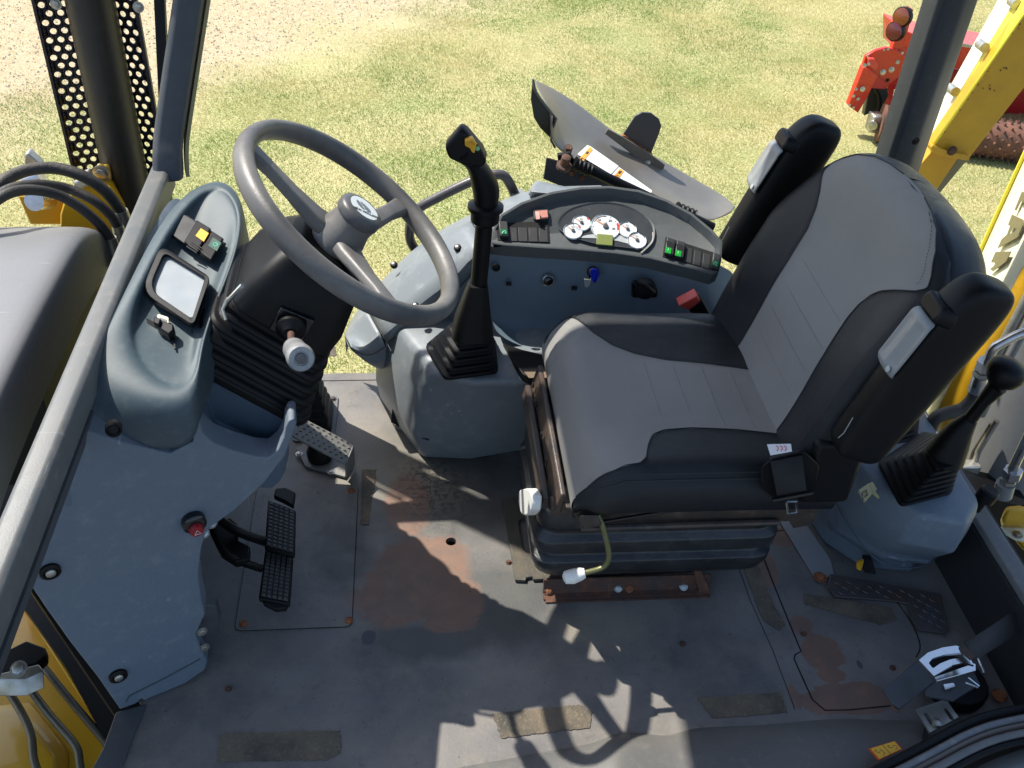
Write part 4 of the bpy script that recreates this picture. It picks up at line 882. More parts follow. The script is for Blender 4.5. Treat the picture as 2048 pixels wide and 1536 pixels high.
MB().grid([[p+V((0, .004, -.06)) for p in Oc], [p+V((0, .004, -.01)) for p in Oc], Oc, Mc, Ic, Bc, [p+V((0, .08, -.05)) for p in Bc]]).build('fender_shell', M_blue2, fen, sub=1)
MB().grid([[p+V((0, .003, -.01)) for p in Oc], [p+V((0, .02, -.07)) for p in Oc]]).build('wheel_well', M_blk, fen)
# raised inspection panel, follows the arch
i0, i1 = 3, 22
def arch(t, s_):   # t index along, s 0..1 outer->inner
    i = int(t); f = t-i; i2 = min(i+1, len(Oc)-1)
    a = Oc[i].lerp(Oc[i2], f); b = Mc[i].lerp(Mc[i2], f); c = Ic[i].lerp(Ic[i2], f); d = Bc[i].lerp(Bc[i2], f)
    return a.lerp(b, s_) if s_ <= 1 else (b.lerp(c, s_-1) if s_ <= 2 else c.lerp(d, s_-2))
upn = V((-.35, -.45, .8)).normalized()
def panel(nm, t0, t1, s0, s1, h):
    rows = [[arch(t0+(t1-t0)*i/12, s0+(s1-s0)*j/8)+upn*h for i in range(13)] for j in range(9)]
    b = MB().grid(rows).build(nm, M_blue2, fen, solid=.006, sub=0)
    edge = rows[0]+[r[-1] for r in rows[1:]]+rows[-1][::-1][1:]+[r[0] for r in rows[::-1][1:]]
    MB().tube([p-upn*.001 for p in edge], .0024, 5).build('panel_joint', M_gap, fen)
panel('upper_panel', 7, 21, .75, 2.25, .016)
panel('lower_panel', 1.2, 6.7, .9, 2.3, .014)
for u, v, y in ((793, 536, 1.96), (920, 503, 1.88), (836, 618, 1.83), (757, 661, 1.90)):
    p = FY(u, v, y)+upn*.016; w_ = MB().lathe([(.0085, -.004), (.0085, .002), (.0065, .0032)], p, (-.2, -.6, .8), 24).build('panel_washer', M_blk, fen)
    MB().lathe([(.005, .002), (.005, .007), (.0035, .008)], p, (-.2, -.6, .8), 6).build('panel_screw', M_zinc, w_)
MB().loft([[F(1055, 392, .56), F(1062, 372, .56), F(1072, 360, .575), F(1165, 380, .575), F(1170, 395, .56)], [F(1060, 384, .60), F(1068, 368, .60), F(1075, 364, .60), F(1158, 384, .60), F(1160, 394, .60)]]).build('fender_block', M_blue2, fen, bevel=.006, seg=3)
# grab rail outside the fender
gr = thing('grab_rail', 'bent dark grey tube grab rail standing outside the fender arch', 'handrail', FY(1035, 390, 2.06))
gp = cat_([FY(835, 505, 2.06), FY(820, 478, 2.06), FY(822, 440, 2.06), FY(836, 418, 2.06), FY(870, 398, 2.06), FY(940, 364, 2.06), FY(985, 350, 2.06), FY(1008, 352, 2.06), FY(1022, 372, 2.06), FY(1034, 400, 2.06)], 6)
MB().tube(gp, .0115, 16).build('rail_tube', mat('rail_paint', (.075, .07, .072), .33, bump=.15, bscale=200, dust=.25, dustcol=(.2, .17, .14)), gr)
MB().lathe([(.016, -.01), (.016, .012)], FY(1033, 392, 2.06), (0, 0, 1), 20).build('rail_foot', M_lgrey, gr)
# ================================================================== INSTRUMENT PANEL
dsh = thing('instrument_panel', 'dark grey curved instrument panel with five white gauges and two rows of rocker switches', 'instrument panel', (.4, 1.7, .55))
DO = V((.3, 1.665, .602)); DNn = V((0, -.5, 1)).normalized(); 
def D(u, v, h=0): return PP(u, v, DO+DNn*h, DNn)
dpx_ = [(974, 492), (985, 458), (1000, 438), (1040, 414), (1100, 393), (1160, 383), (1215, 381), (1275, 389), (1330, 408), (1380, 435), (1420, 468), (1441, 492), (1443, 520), (1438, 543), (1425, 549), (1385, 538), (1300, 517), (1230, 507), (1150, 500), (1080, 496), (1010, 491), (980, 487)]
top_ = [D(u, v, .0) for u, v in dpx_]
bot_ = [p+V((.0, .010, -.030)) for p in top_]
cD = sum(top_, V())/len(top_)
def ins(P, k):
    out = []; n = len(P)
    for i in range(n):
        t = (P[(i+1) % n]-P[i-1]).normalized(); s_ = t.cross(DNn)
        if s_.dot(cD-P[i]) < 0: s_ = -s_
        out.append(P[i]+s_*k)
    return out
lip = [p+DNn*(.016 if 2 <= i <= 11 else 0) for i, p in enumerate(top_)]
lip2 = [p+DNn*(.016 if 2 <= i <= 11 else .001) for i, p in enumerate(ins(top_, .006))]
lip3 = [p-DNn*.002 for p in ins(top_, .013)]
MB().loft([bot_, [a.lerp(b, .85) for a, b in zip(bot_, top_)], lip, lip2, lip3]).build('panel_housing', M_dash, dsh, bevel=.0015)
eD = (D(1100, 470)-D(1000, 470)).normalized(); fD = DNn.cross(eD).normalized()
# gauge cluster recess
ell = []; gc_ = [(1116, 455), (1120, 437), (1140, 420), (1170, 410), (1205, 406), (1245, 411), (1280, 426), (1303, 447), (1308, 468), (1303, 485), (1288, 498), (1270, 498), (1235, 494), (1195, 489), (1160, 480), (1133, 470)]
gcs = cat_([V((a, b, 0)) for a, b in gc_], 3, True)
gA = [D(p.x, p.y, .001) for p in gcs]; gcn = sum(gA, V())/len(gA)
gB = [gcn+(p-gcn)*1.015+DNn*.003 for p in gA]; gC = [gcn+(p-gcn)*.975+DNn*.001 for p in gA]; 
MB().loft([gA, gB, [gcn+(p-gcn)*.985+DNn*.002 for p in gA], gC], c0=False, c1=False).build('cluster_rim', M_dash, dsh)
MB().prism([gcn+(p-gcn)*.98 for p in gA], DNn*.0007).build('cluster_base', mat('cluster_dark', (.035, .04, .045), .25, var=(.05, .055, .06), vscale=15), dsh)
MB().tube(cat_([D(1306, 465, .003), D(1306, 480, .003), D(1298, 492, .003), D(1282, 506, .003)], 4), .0016, 6).build('rim_highlight', mat('edge_glint', (.4, .38, .35), .3), dsh)  # pale tube draws a highlight along the right of the rim
# pale carrier below the dials
MB().prism([D(u, v, .0022) for u, v in [(1150, 476), (1175, 470), (1210, 466), (1250, 473), (1283, 492), (1262, 489), (1235, 482), (1205, 477), (1172, 476)]], DNn*.0005).build('dial_carrier', mat('carrier', (.4, .42, .42), .4), dsh)
def gauge(u, v, r, lab, red, kind):
    c = D(u, v, .004); g = MB().lathe([(r, -.0025), (r, .0012), (r*.96, .0018), (r*.95, .0012), (.0001, .0012)], c, DNn, 40).build('gauge', M_gface, dsh)
    g['label'] = lab
    Mg = frame(c+DNn*.0015, eD, fD)
    rg = MB(Mg); R_ = r*1.0
    rg.loft([[(R_*math.cos(a), R_*math.sin(a), -.001), (R_*.965*math.cos(a), R_*.965*math.sin(a), .0012)] for a in np.linspace(.15*PI, 1.15*PI, 24)], closed=False, c0=False, c1=False)
    rg.build('gauge_ring', mat('ring_dark', (.10, .11, .12), .3), g)
    def arc(a0, a1, r0, r1, mt, nm):
        b = MB(Mg); A = np.linspace(math.radians(a0), math.radians(a1), 10)
        b.loft([[(r*r0*math.cos(a), r*r0*math.sin(a), .0001), (r*r1*math.cos(a), r*r1*math.sin(a), .0001)] for a in A], closed=False, c0=False, c1=False); b.build(nm, mt, g)
    arc(*red, M_redp if kind != 'dark' else M_ink, 'red_band' if kind != 'dark' else 'dark_band')
    arc(80, 145, .80, .86, M_ink, 'scale_arc')
    MB(Mg).lathe([(r*.19, 0), (r*.19, .002), (r*.15, .003)], (0, 0, 0), (0, 0, 1), 18).build('needle_hub', M_cap, g)
    MB(Mg).prism([(-r*.1, r*.18, .001), (-r*.62, r*.55, .001), (-r*.64, r*.52, .001), (-r*.16, r*.12, .001)], (0, 0, .0004)).build('needle', mat('needle_orange', (.7, .3, .12), .5), g)
    tk = MB(Mg)
    for a in (180, 150, 120, 90, 60, 30, 5):
        if kind == 'rev': a = math.radians(a); tk.prism([(r*q*math.cos(a+d), r*q*math.sin(a+d), 0) for q, d in ((.78, -.02), (.88, -.02), (.88, .02), (.78, .02))], (0, 0, .0003))
    if kind == 'rev':
        tk.build('tick_marks', M_ink, g)
        text('10', r*.24, Mg @ Matrix.Translation((-r*.42, r*.52, .0002)), M_ink, 'dial_number', g, .0002, shear=.3)
        text('20', r*.24, Mg @ Matrix.Translation((r*.34, r*.46, .0002)), M_ink, 'dial_number', g, .0002, shear=.3)
        text('30', r*.22, Mg @ Matrix.Translation((r*.50, -r*.18, .0002)), M_ink, 'dial_number', g, .0002, shear=.3)
        text('x100', r*.13, Mg @ Matrix.Translation((0, r*.28, .0002)), M_ink, 'dial_number', g, .0002)
    else:
        MB(Mg).tube([(-r*.12, r*.4, .0002), (-r*.12, r*.56, .0002), (r*.05, r*.56, .0002), (r*.05, r*.4, .0002), (-r*.12, r*.4, .0002), (r*.16, r*.4, .0002), (r*.16, r*.52, .0002)], .0003, 4).build('dial_symbol', M_ink2, g)
gauge(1163, 446, .0188, 'small white gauge upper left with red mark', (25, 45, .8, .98), 'red')
gauge(1146, 462, .019, 'small white gauge far left with red mark', (25, 45, .8, .98), 'red')
gauge(1255, 459, .019, 'small white gauge upper right with dark mark', (20, 70, .84, .96), 'dark')
gauge(1274, 481, .0193, 'small white gauge far right with dark mark', (20, 70, .84, .96), 'dark')
gauge(1211, 454, .0298, 'large white centre dial with numbers and red zone', (-18, 18, .78, .97), 'rev')
MB().prism([D(u, v, .0075) for u, v in [(1194, 467), (1226, 470), (1225, 491), (1193, 488)]], -DNn*.004).build('display_screen', M_lcd, dsh, bevel=.0006)
def dq(nm, px, h0, h1, mt, par=dsh, bv=.0012): P = [D(u, v, h0) for u, v in px]; return MB().prism(P, DNn*(h1-h0)).build(nm, mt, par, bevel=bv)
M_sw = mat('switch_black', (.022, .023, .025), .5, dust=.3, dustcol=(.05, .05, .05))
dq('switch_tray', [(992, 448), (1096, 443), (1099, 486), (996, 482)], -.001, .0008, M_gap, bv=0)
for k in range(4): x = 1016+20.5*k; dq('blank_switch', [(x, 455+.3*k), (x+17.5, 456-.4*k), (x+18.5, 483+.5*k), (x+1, 482.5+.5*k)], .0008, .002, M_sw)
sL = dq('rocker_switch', [(996, 447), (1014, 447), (1017, 478), (999, 477)], .001, .011, M_sw, bv=.002); dq('switch_lens', [(1001, 459), (1013, 459), (1014.5, 469), (1003, 468)], .0112, .0122, M_green, sL, 0)
sr = dq('rocker_frame', rpx([(1066, 424), (1096, 421), (1099, 440), (1067, 443)], 4), -.001, .006, M_sw)
pk = MB().prism([D(1070, 425, .006), D(1094, 423, .004), D(1096, 438, .004), D(1072, 440, .006)], DNn*.006).build('pink_rocker', M_pink, sr, bevel=.001)
MB().prism([D(1070, 425, .012), D(1078, 424, .016), D(1080, 439, .016), D(1072, 440, .012)], DNn*.002).build('rocker_tip', M_pink, pk, bevel=.0008)
dq('switch_tray', [(1331, 475), (1440, 510), (1436, 544), (1325, 514)], -.001, .0008, M_gap, bv=0)
def mrk(px, h, par):
    b = MB(); b.tube([D(u, v, h) for u, v in px], .0005, 4); b.build('switch_symbol', mat('mint_mark', (.5, .85, .65), .5), par)
mrk([(1004, 467), (1006, 463), (1010, 461), (1012, 463), (1011, 466), (1013, 467)], .0125, sL)
for k, (x, y) in enumerate(((1329, 479), (1349, 485))):
    q = dq('rocker_switch', [(x+3, y), (x+20, y+5), (x+16, y+36), (x-2, y+31)], .001, .011, M_sw, bv=.002)
    dq('switch_lens', [(x+3, y+15), (x+14, y+18), (x+12, y+29), (x+1, y+26)], .0112, .0122, M_greenb, q, 0)
    mrk([(x+8, y+18), (x+7, y+22)], .0125, q)
    for j in range(5): dq('switch_rib', [(x+4, y+2+2.4*j), (x+18, y+6.5+2.4*j), (x+18, y+7.3+2.4*j), (x+4, y+2.8+2.4*j)], .0111, .0118, M_sw, q, 0)
for k, (x, y) in enumerate(((1369, 492), (1387, 498), (1405, 504))): dq('blank_switch', [(x+2, y+2), (x+16, y+6), (x+13, y+35), (x-1, y+31)], .0008, .002, M_sw)
sR = dq('rocker_switch', [(1425, 508), (1440, 513), (1436, 542), (1421, 538)], .001, .009, M_sw, bv=.002); dq('switch_lens', [(1426, 521), (1438, 524), (1436, 534), (1424, 531)], .0092, .0102, M_green, sR, 0)
mrk([(1428, 530), (1428, 526), (1432, 524), (1434, 527), (1431, 529), (1434, 532)], .0105, sR)
# ================================================================== LOADER CONTROL LEVER
lv = thing('loader_lever', 'tall black loader joystick with yellow thumb switch rising from a stepped gaiter', 'lever', F(930, 730, .31))
gb_ = [F(u, v, .318) for u, v in rpx([(846, 690), (888, 763), (998, 748), (990, 672), (930, 640)], [16, 12, 12, 14, 20], 3)]
cg = FY(946, 640, 1.66)
gt_ = [cg+(p-sum(gb_, V())/len(gb_))*.36 for p in gb_]
bellows('gaiter', gb_, gt_, 6, M_blk, lv, .010)
sp0 = FY(950, 600, 1.655); sp1 = FY(957, 570, 1.65); 
MB().loft([[c+V((x*s, y*s, 0)) for x, y in rrect(1, 1, .3)] for c, s in ((cg+V((0, 0, -.03)), .085), (cg+V((0, 0, .0)), .075), (FY(955, 575, 1.65), .042), (FY(957, 566, 1.65), .038))]).build('gaiter_cone', M_blk, lv)
MB().tube([FY(956, 585, 1.65), FY(970, 430, 1.65)], [(.0145, .018)]*2, 14).build('lever_shaft', M_gloss if False else M_blks, lv)
kc = FY(971, 418, 1.65)
MB().lathe([(.021, -.030), (.027, -.024), (.028, -.004), (.034, .0), (.034, .008), (.028, .011), (.022, .013)], kc, (0.02, .05, 1), 32).build('grip_collar', M_blks, lv)
gpp = cat_([FY(972, 412, 1.65), FY(972, 380, 1.65), FY(962, 350, 1.65), FY(948, 325, 1.65), FY(932, 305, 1.645), FY(920, 293, 1.64)], 5)
gr_ = [(.021+.004*math.sin(i*.3), .024+.006*(i/len(gpp))) for i in range(len(gpp))]
MB().tube(gpp, gr_, 16, flat=(1, 0, 0)).build('grip', M_blks, lv)
hd = MB(); h0 = [FY(u, v, 1.615) for u, v in [(893, 298), (922, 265), (934, 272), (962, 305), (972, 325), (962, 335), (935, 332), (925, 330), (900, 318)]]
hc0 = sum(h0, V())/9; h0 = [hc0+(p-hc0)*1.08 for p in h0]; hd.loft([h0, [p+V((0, .012, .004)) for p in h0], [p+V((.004, .034, .002)) for p in h0]]); hd.build('grip_head', M_blks, lv, bevel=.006, seg=4)
yb = MB().prism([FY(u, v, 1.606) for u, v in rpx([(930, 281), (945, 276), (953, 290), (949, 307), (944, 305), (940, 297), (930, 292)], 2)], (0, .012, 0)).build('thumb_switch', M_amber, lv, bevel=.002)
MB().tube([FY(932, 283, 1.605), FY(944, 279, 1.605), FY(951, 289, 1.605)], .0035, 8).build('switch_ridge', M_amber, yb)
MB().lathe([(.004, 0), (.004, .0015), (.003, .002)], FY(955, 297, 1.611), (0, -1, .3), 14).build('green_dot', mat('pale_green', (.2, .5, .25), .5), lv)
# ================================================================== OPERATOR SEAT
seat = thing('operator_seat', 'black and grey vinyl operator seat with folded up armrests on a rubber bellows base', 'seat', (.48, 1.40, 0))
YC = 1.405
def lerp(a, b, t): return a+(b-a)*t
def interp(x, P):
    for (x0, y0), (x1, y1) in zip(P, P[1:]):
        if x <= x1: t = max(0, (x-x0)/(x1-x0)); t = t*t*(3-2*t) if False else t; return y0+(y1-y0)*t
    return P[-1][1]
def smooth(P, k=3):
    return P
# cushion: a height surface; columns follow the seams so that colours change on real edges
NEAR = [(.275, 1.178), (.30, 1.172), (.34, 1.172), (.385, 1.178), (.398, 1.19), (.408, 1.225), (.425, 1.262), (.45, 1.277), (.50, 1.282), (.6, 1.272), (.72, 1.262)]
FAR = [(.275, 1.635), (.33, 1.625), (.345, 1.60), (.365, 1.565), (.40, 1.53), (.44, 1.508), (.50, 1.49), (.6, 1.475), (.72, 1.462)]
def ymin(x): return 1.152+.012*math.exp(-((x-.275)/.03)**2)*2+.0*(x)
def ymax(x): return 1.650-.03*math.exp(-((x-.275)/.03)**2)+.012*math.exp(-((x-.48)/.1)**2)
def zc(x, y):
    w_ = (y-YC)/.25; z = .463
    z += .030*max(0, abs(w_)-.35)**1.0*1.5*(1 if x > .36 else max(0, (x-.30)/.06))       # bolsters
    z -= .05*max(0, abs(w_)-.86)**1.0*6*.14/ .14*.25
    z -= .055*max(0, (.335-x)/.055)**2.2                                          # rounded nose
    z -= .012*max(0, (x-.58)/.12)
    e = max(0, (abs(w_)-.90)/.10); z -= .020*e**2
    return z
xs_ = [.279, .282, .290, .302, .316, .332, .35, .37, .385, .398, .408, .425, .45, .48, .52, .56, .60, .64, .68, .72]
def crow(x, mode):
    yn, yf = interp(x, NEAR), interp(x, FAR); a, b = ymin(x), ymax(x)
    if mode == 'mid': ysx = [lerp(yn, yf, k/10) for k in range(11)]
    elif mode == 'near': ysx = [lerp(a, yn, k/5) for k in range(6)]
    else: ysx = [lerp(yf, b, k/5) for k in range(6)]
    return [V((x, y, zc(x, y))) for y in ysx]
def cush(mode, nm, mt):
    rows = [crow(x, mode) for x in xs_]
    # nose below the front edge
    f = rows[0]; nose = [[p+V((.010, 0, -.062)) for p in f], [p+V((.001, 0, -.035)) for p in f], [p+V((-.002, 0, -.014)) for p in f]]
    if mode != 'mid': pass
    return MB().grid(nose+rows).build(nm, mt, seat, sub=2)
ci = cush('mid', 'cushion_insert', M_fab)
# black sides: bolster top plus the wall below the piping
def side(mode, nm):
    rows = []
    for x in [None, None]+xs_+[.735]:
        xx = .279 if x is None else min(x, .72)
        r = crow(xx, mode)
        s_ = -1 if mode == 'near' else 1
        e = r[0] if mode == 'near' else r[-1]
        zb = .383 if x is not None else .40
        kx = min(1, (xx-.27)/.07); bulge = .010
        wall = [e+V((0, s_*.006, -.012)), V((e.x, e.y+s_*bulge, lerp(e.z, zb, .45))), V((e.x, e.y+s_*.006, lerp(e.z, zb, .85))), V((e.x+(.012 if xx < .3 else 0), e.y-s_*.012, zb))]
        if x == .735: r = [p+V((.012, 0, -.01)) for p in r]; wall = [p+V((.012, 0, 0)) for p in wall]
        rows.append((wall[::-1]+r) if mode == 'near' else (r+wall))
    rows = rows[2:]
    f = rows[0]; nose = [[V((p.x+.012, p.y, min(p.z, .40)-.004)) for p in f], [V((p.x+.002, p.y, min(p.z-.014, .43))) for p in f]]
    return MB().grid(nose+rows).build(nm, M_vinyl, seat, sub=2)
side('near', 'cushion_side'); side('far', 'cushion_side')
MB().box((.50, YC, .388), (.42, .46, .026)).build('cushion_pan', M_blk, seat, bevel=.01)
def seam(pts, nm='seam', r=.0011, mt=None, par=None): return MB().tube(pts, r, 5).build(nm, mt or M_thread, par or ci)
seam([V((x, interp(x, NEAR), zc(x, interp(x, NEAR))+.0007)) for x in np.linspace(.283, .70, 70)])
seam([V((x, interp(x, FAR), zc(x, interp(x, FAR))+.0007)) for x in np.linspace(.283, .70, 70)])
seam([V((x, ymin(x)+.004, zc(x, ymin(x)+.004)+.0007)) for x in np.linspace(.30, .70, 60)], r=.0013)
def stitches(fn, ts, L=.004):
    b = MB()
    for a, c in zip(ts[::2], ts[1::2]): b.tube([fn(a), fn(c)], .0006, 4)
    return b.build('stitching', mat('stitch_grey', (.05, .05, .052), .7), ci)
stitches(lambda x: V((x, interp(x, FAR)+.006, zc(x, interp(x, FAR)+.006)+.0012)), np.linspace(.30, .68, 130))
stitches(lambda x: V((x, interp(x, NEAR)-.006, zc(x, interp(x, NEAR)-.006)+.0012)), np.linspace(.41, .68, 90))
stitches(lambda x: V((x, ymin(x)+.010, zc(x, ymin(x)+.010)+.0012)), np.linspace(.30, .68, 130))
for x in (.455, .51, .565, .62): seam([V((x, y, zc(x, y)+.0001)) for y in np.linspace(interp(x, NEAR)+.012, interp(x, FAR)-.012, 16)], r=.0005, mt=mat('pleat', (.185, .18, .17), .6))
# ---- backrest, built in its own leaning frame: w across, h along, t forward
BE = V((.33, 0, 1)).normalized(); BN = V((-BE.z, 0, BE.x)); BO = V((.675, YC, .46))
def BP(w_, h, t):
    if h > .3: h = .3+(h-.3)*.86
    return BO+V((0, 1, 0))*w_+BE*h+BN*t
HW = [(-.02, .245), (.05, .255), (.15, .258), (.25, .254), (.32, .245), (.37, .235), (.41, .215), (.44, .185), (.462, .145), (.475, .09), (.480, .03)]
GW = [(-.02, .128), (.03, .130), (.10, .126), (.17, .115), (.24, .104), (.27, .105), (.295, .115), (.32, .135), (.345, .165), (.36, .185), (.375, .205), (.39, .212), (.41, .198), (.44, .168), (.462, .128), (.475, .075), (.480, .02)]
GW2 = [(-.02, .128), (.10, .130), (.20, .133), (.27, .140), (.31, .155), (.34, .175), (.37, .205), (.39, .212), (.41, .198), (.44, .168), (.462, .128), (.475, .075), (.480, .02)]
def tf(w_, h):      # forward bulge of the front face
    hw = interp(h, HW); q = abs(w_)/max(hw, .03); t = .012
    t += .058*max(0, q-.45)*(max(0, 1-max(0, h-.25)/.16))*1.6
    t -= .045*max(0, q-.86)**1.5*8
    t -= .030*max(0, (h-.41)/.07)**2
    t += .012*math.exp(-((h-.16)/.1)**2)*(1-q*q)
    return t
hs_ = [-.02, .0, .03, .06, .10, .14, .17, .20, .24, .27, .295, .32, .345, .36, .375, .39, .41, .425, .44, .452, .462, .469, .475, .480]
def brow(h, m_):
    a, b = interp(h, HW), interp(h, GW); b2 = interp(h, GW2); b = min(b, a-.004); b2 = min(b2, a-.004)
    ws = {'mid': [lerp(-b, b2, k/10) for k in range(11)], 'near': [lerp(-a, -b, k/6) for k in range(7)], 'far': [lerp(b2, a, k/6) for k in range(7)]}[m_]
    return [BP(w_, h, tf(w_, h)) for w_ in ws]
bi = MB().grid([brow(h, 'mid') for h in hs_]).build('backrest_insert', M_fab, seat, sub=2)
for m_ in ('near', 'far'):
    rows = []
    for h in hs_:
        r = brow(h, m_); s_ = -1 if m_ == 'near' else 1; e = r[0] if m_ == 'near' else r[-1]
        kd = 1 if h < .33 else max(.16, 1-(h-.33)/.11); wall = [e+V((0, s_*.006*kd, 0))-BN*.016*kd, e+V((0, s_*.008*kd, 0))-BN*.05*kd, e+V((0, -s_*.004, 0))-BN*.085*kd, e+V((0, -s_*.05*kd, 0))-BN*.105*kd]
        rows.append(wall[::-1]+r if m_ == 'near' else r+wall)
    MB().grid(rows).build('backrest_side', M_vinyl, seat, sub=2)
# rear shell closing over the top
def sg(x): return 1 if x >= 0 else -1
oute = []
for k in range(28):
    a = 2*PI*k/28; c_2, s_2 = math.cos(a), math.sin(a); oute.append((.258*sg(c_2)*abs(c_2)**.55*(1-.10*max(0, s_2)**2), .228+.254*sg(s_2)*abs(s_2)**.62))
shell = MB()
def sring(k, t, g=0): return [BP(w_*(k+g), .228+(h-.228)*(k+g), t) for w_, h in oute]
shell.loft([sring(.955, -.004), sring(.985, -.012), sring(1, -.035), sring(1, -.07), sring(.96, -.10), sring(.80, -.118), sring(.4, -.122)]).build('backrest_shell', mat('shell_vinyl', (.016, .020, .027), .38, bump=.3, bscale=1400, spec=.35), seat, sub=1)
def bseam(f, off, nm='seam', r=.0012, h0=.0, h1=.478): 
    return seam([BP(f(h)+off, h, tf(f(h)+off, h)+.0006) for h in np.linspace(h0, h1, 90)], nm, r, par=bi)
bseam(lambda h: -min(interp(h, GW), interp(h, HW)-.004), 0); bseam(lambda h: min(interp(h, GW2), interp(h, HW)-.004), 0)
def bst(f, h0, h1, n):
    b = MB(); t = np.linspace(h0, h1, n)
    for a, c in zip(t[::2], t[1::2]): b.tube([BP(f(a), a, tf(f(a), a)+.001), BP(f(c), c, tf(f(c), c)+.001)], .0006, 4)
    b.build('stitching', mat('stitch_grey', (.05, .05, .052), .7), bi)
bst(lambda h: -interp(h, GW)-.006, .02, .36, 130); bst(lambda h: interp(h, GW2)+.006, .02, .38, 130); bst(lambda h: -interp(h, GW)+.014, .385, .47, 40); bst(lambda h: -interp(h, HW)+.018, .06, .36, 110)
for y_ in (.06, .115, .17, .225): seam([BP(w_, y_, tf(w_, y_)+.0001) for w_ in np.linspace(-interp(y_, GW)+.012, interp(y_, GW2)-.012, 16)], r=.0005, mt=mat('pleat', (.185, .18, .17), .6), par=bi)
# ---- folded armrests
def arm_build(yc, sgn, tip, mid, low, lab):
    tp, md, lo = FY(*tip, yc), FY(*mid, yc), FY(*low, yc)
    ax = (tp-lo).normalized(); fw = V((-ax.z, 0, ax.x)); L_ = (tp-lo).length
    rg = []
    for t, dep, wd_, off in ((0, .028, .026, .0), (.03, .046, .031, .0), (.12, .047, .030, .0), (.35, .050, .031, 0), (.62, .051, .032, .002), (.80, .051, .034, .002), (.93, .044, .033, -.003), (.985, .032, .028, -.008), (1, .016, .018, -.012)):
        c = lo+ax*L_*t+fw*off; rg.append([c+fw*dep*y+V((0, 1, 0))*wd_*x for x, y in ((-.7, -1), (.7, -1), (1, -.7), (1, .7), (.7, 1), (-.7, 1), (-1, .7), (-1, -.7))])
    a = MB().loft(rg).build('armrest', M_blks, seat, sub=2); a['label'] = lab
    M2 = lambda s, x, h: lo+ax*L_*s+V((0, 1, 0))*x+fw*h
    b = [M2(.40, -.030, .060), M2(.70, -.030, .060), M2(.70, .012, .066), M2(.40, .012, .066)]
    g_ = MB()
    rows = []
    for i in range(13):
        s = .47+.30*i/12; row = []
        for j in range(9):
            x = -.034+.060*j/8; h = .058+.006*math.cos((j-4)/4*1.2)
            if 2 <= i <= 10 and j in (1, 2, 3): h -= .004
            if 2 <= i <= 10 and j in (5, 6, 7): h -= .004
            if i in (0, 12): h -= .008
            row.append(M2(s, x*(1 if 0 < i < 12 else .85), h))
        rows.append(row)
    pl = MB().grid(rows).build('grip_plate', M_lgrey, a, sub=1, solid=.004)
    MB().lathe([(.005, 0), (.005, .0015), (.0035, .0018)], M2(.50, -.020, .0635), fw, 18).build('plate_dimple', mat('dimple', (.4, .42, .42), .3), pl)
    MB().loft([[M2(s, x*w_, .030+h) for x, h in ((-.03, .0), (-.024, .028), (.024, .028), (.03, 0))] for s, w_, in ((.765, 1.1), (.81, 1.25), (.85, 1.0))]).build('pivot_hump', M_blks, a, bevel=.006, seg=3)
    MB().tube([M2(.10, -.022, .057), M2(.14, -.026, .058), M2(.22, -.02, .058)], .0009, 5).build('mould_line', M_lgrey, a)
    return a
arm_build(1.715, 1, (1650, 238), (1560, 360), (1462, 520), 'far armrest folded upright with grey plate')
arm_build(1.115, -1, (1985, 560), (1850, 700), (1700, 905), 'near armrest folded upright with grey plate')
MB().loft([[V((x, 1.165+y, z)) for x, y in ((.66, -.03), (.75, -.03), (.75, .04), (.66, .04))] for z in (.42, .56)]).build('recliner_bracket', M_blk, seat, bevel=.01)
MB().tube([FY(1655, 900, 1.16), FY(1690, 930, 1.15), FY(1705, 938, 1.15)], .014, 10).build('seat_back_edge', M_vinyl, seat)
# ---- belt retractor, webbing and white care tag
rt = MB().loft([[FY(u, v, 1.13) for u, v in [(1520, 935), (1545, 915), (1610, 900), (1640, 930), (1632, 975), (1600, 995), (1550, 1000), (1522, 975)]], [FY(u, v, 1.17) for u, v in [(1520, 935), (1545, 915), (1610, 900), (1640, 930), (1632, 975), (1600, 995), (1550, 1000), (1522, 975)]]]).build('belt_retractor', M_blks, seat, bevel=.004)
wb = MB().grid([[FY(1540, 915, 1.155), FY(1600, 900, 1.155)], [FY(1541, 925, 1.125), FY(1604, 912, 1.125)], [FY(1553, 985, 1.112), FY(1612, 975, 1.112)], [FY(1556, 998, 1.13), FY(1614, 988, 1.13)]]).build('belt_webbing', M_belt, rt, solid=.0025)
MB().tube([FY(1545, 1000, 1.115), FY(1625, 985, 1.115)], .004, 8).build('belt_guide', M_gloss, rt)
MB().tube([FY(1573, 1003, 1.13), FY(1592, 1003, 1.13), FY(1594, 1024, 1.13), FY(1576, 1026, 1.13), FY(1573, 1003, 1.13)], .0025, 6).build('belt_eye', M_steel, rt)
ct = MB().prism([FY(u, v, 1.118) for u, v in [(1534, 889), (1582, 888), (1584, 903), (1541, 911)]], (0, .0006, 0)).build('care_tag', mat('tag_white', (.72, .72, .75), .6), seat)
ti = MB()
for k in range(3): ti.tube([FY(1552+8*k+dx, 892+dy, 1.117) for dx, dy in ((0, 0), (4, 2), (5, 6), (2, 10))], .0006, 4)
ti.build('tag_print', mat('red_print', (.6, .05, .1), .6), ct)
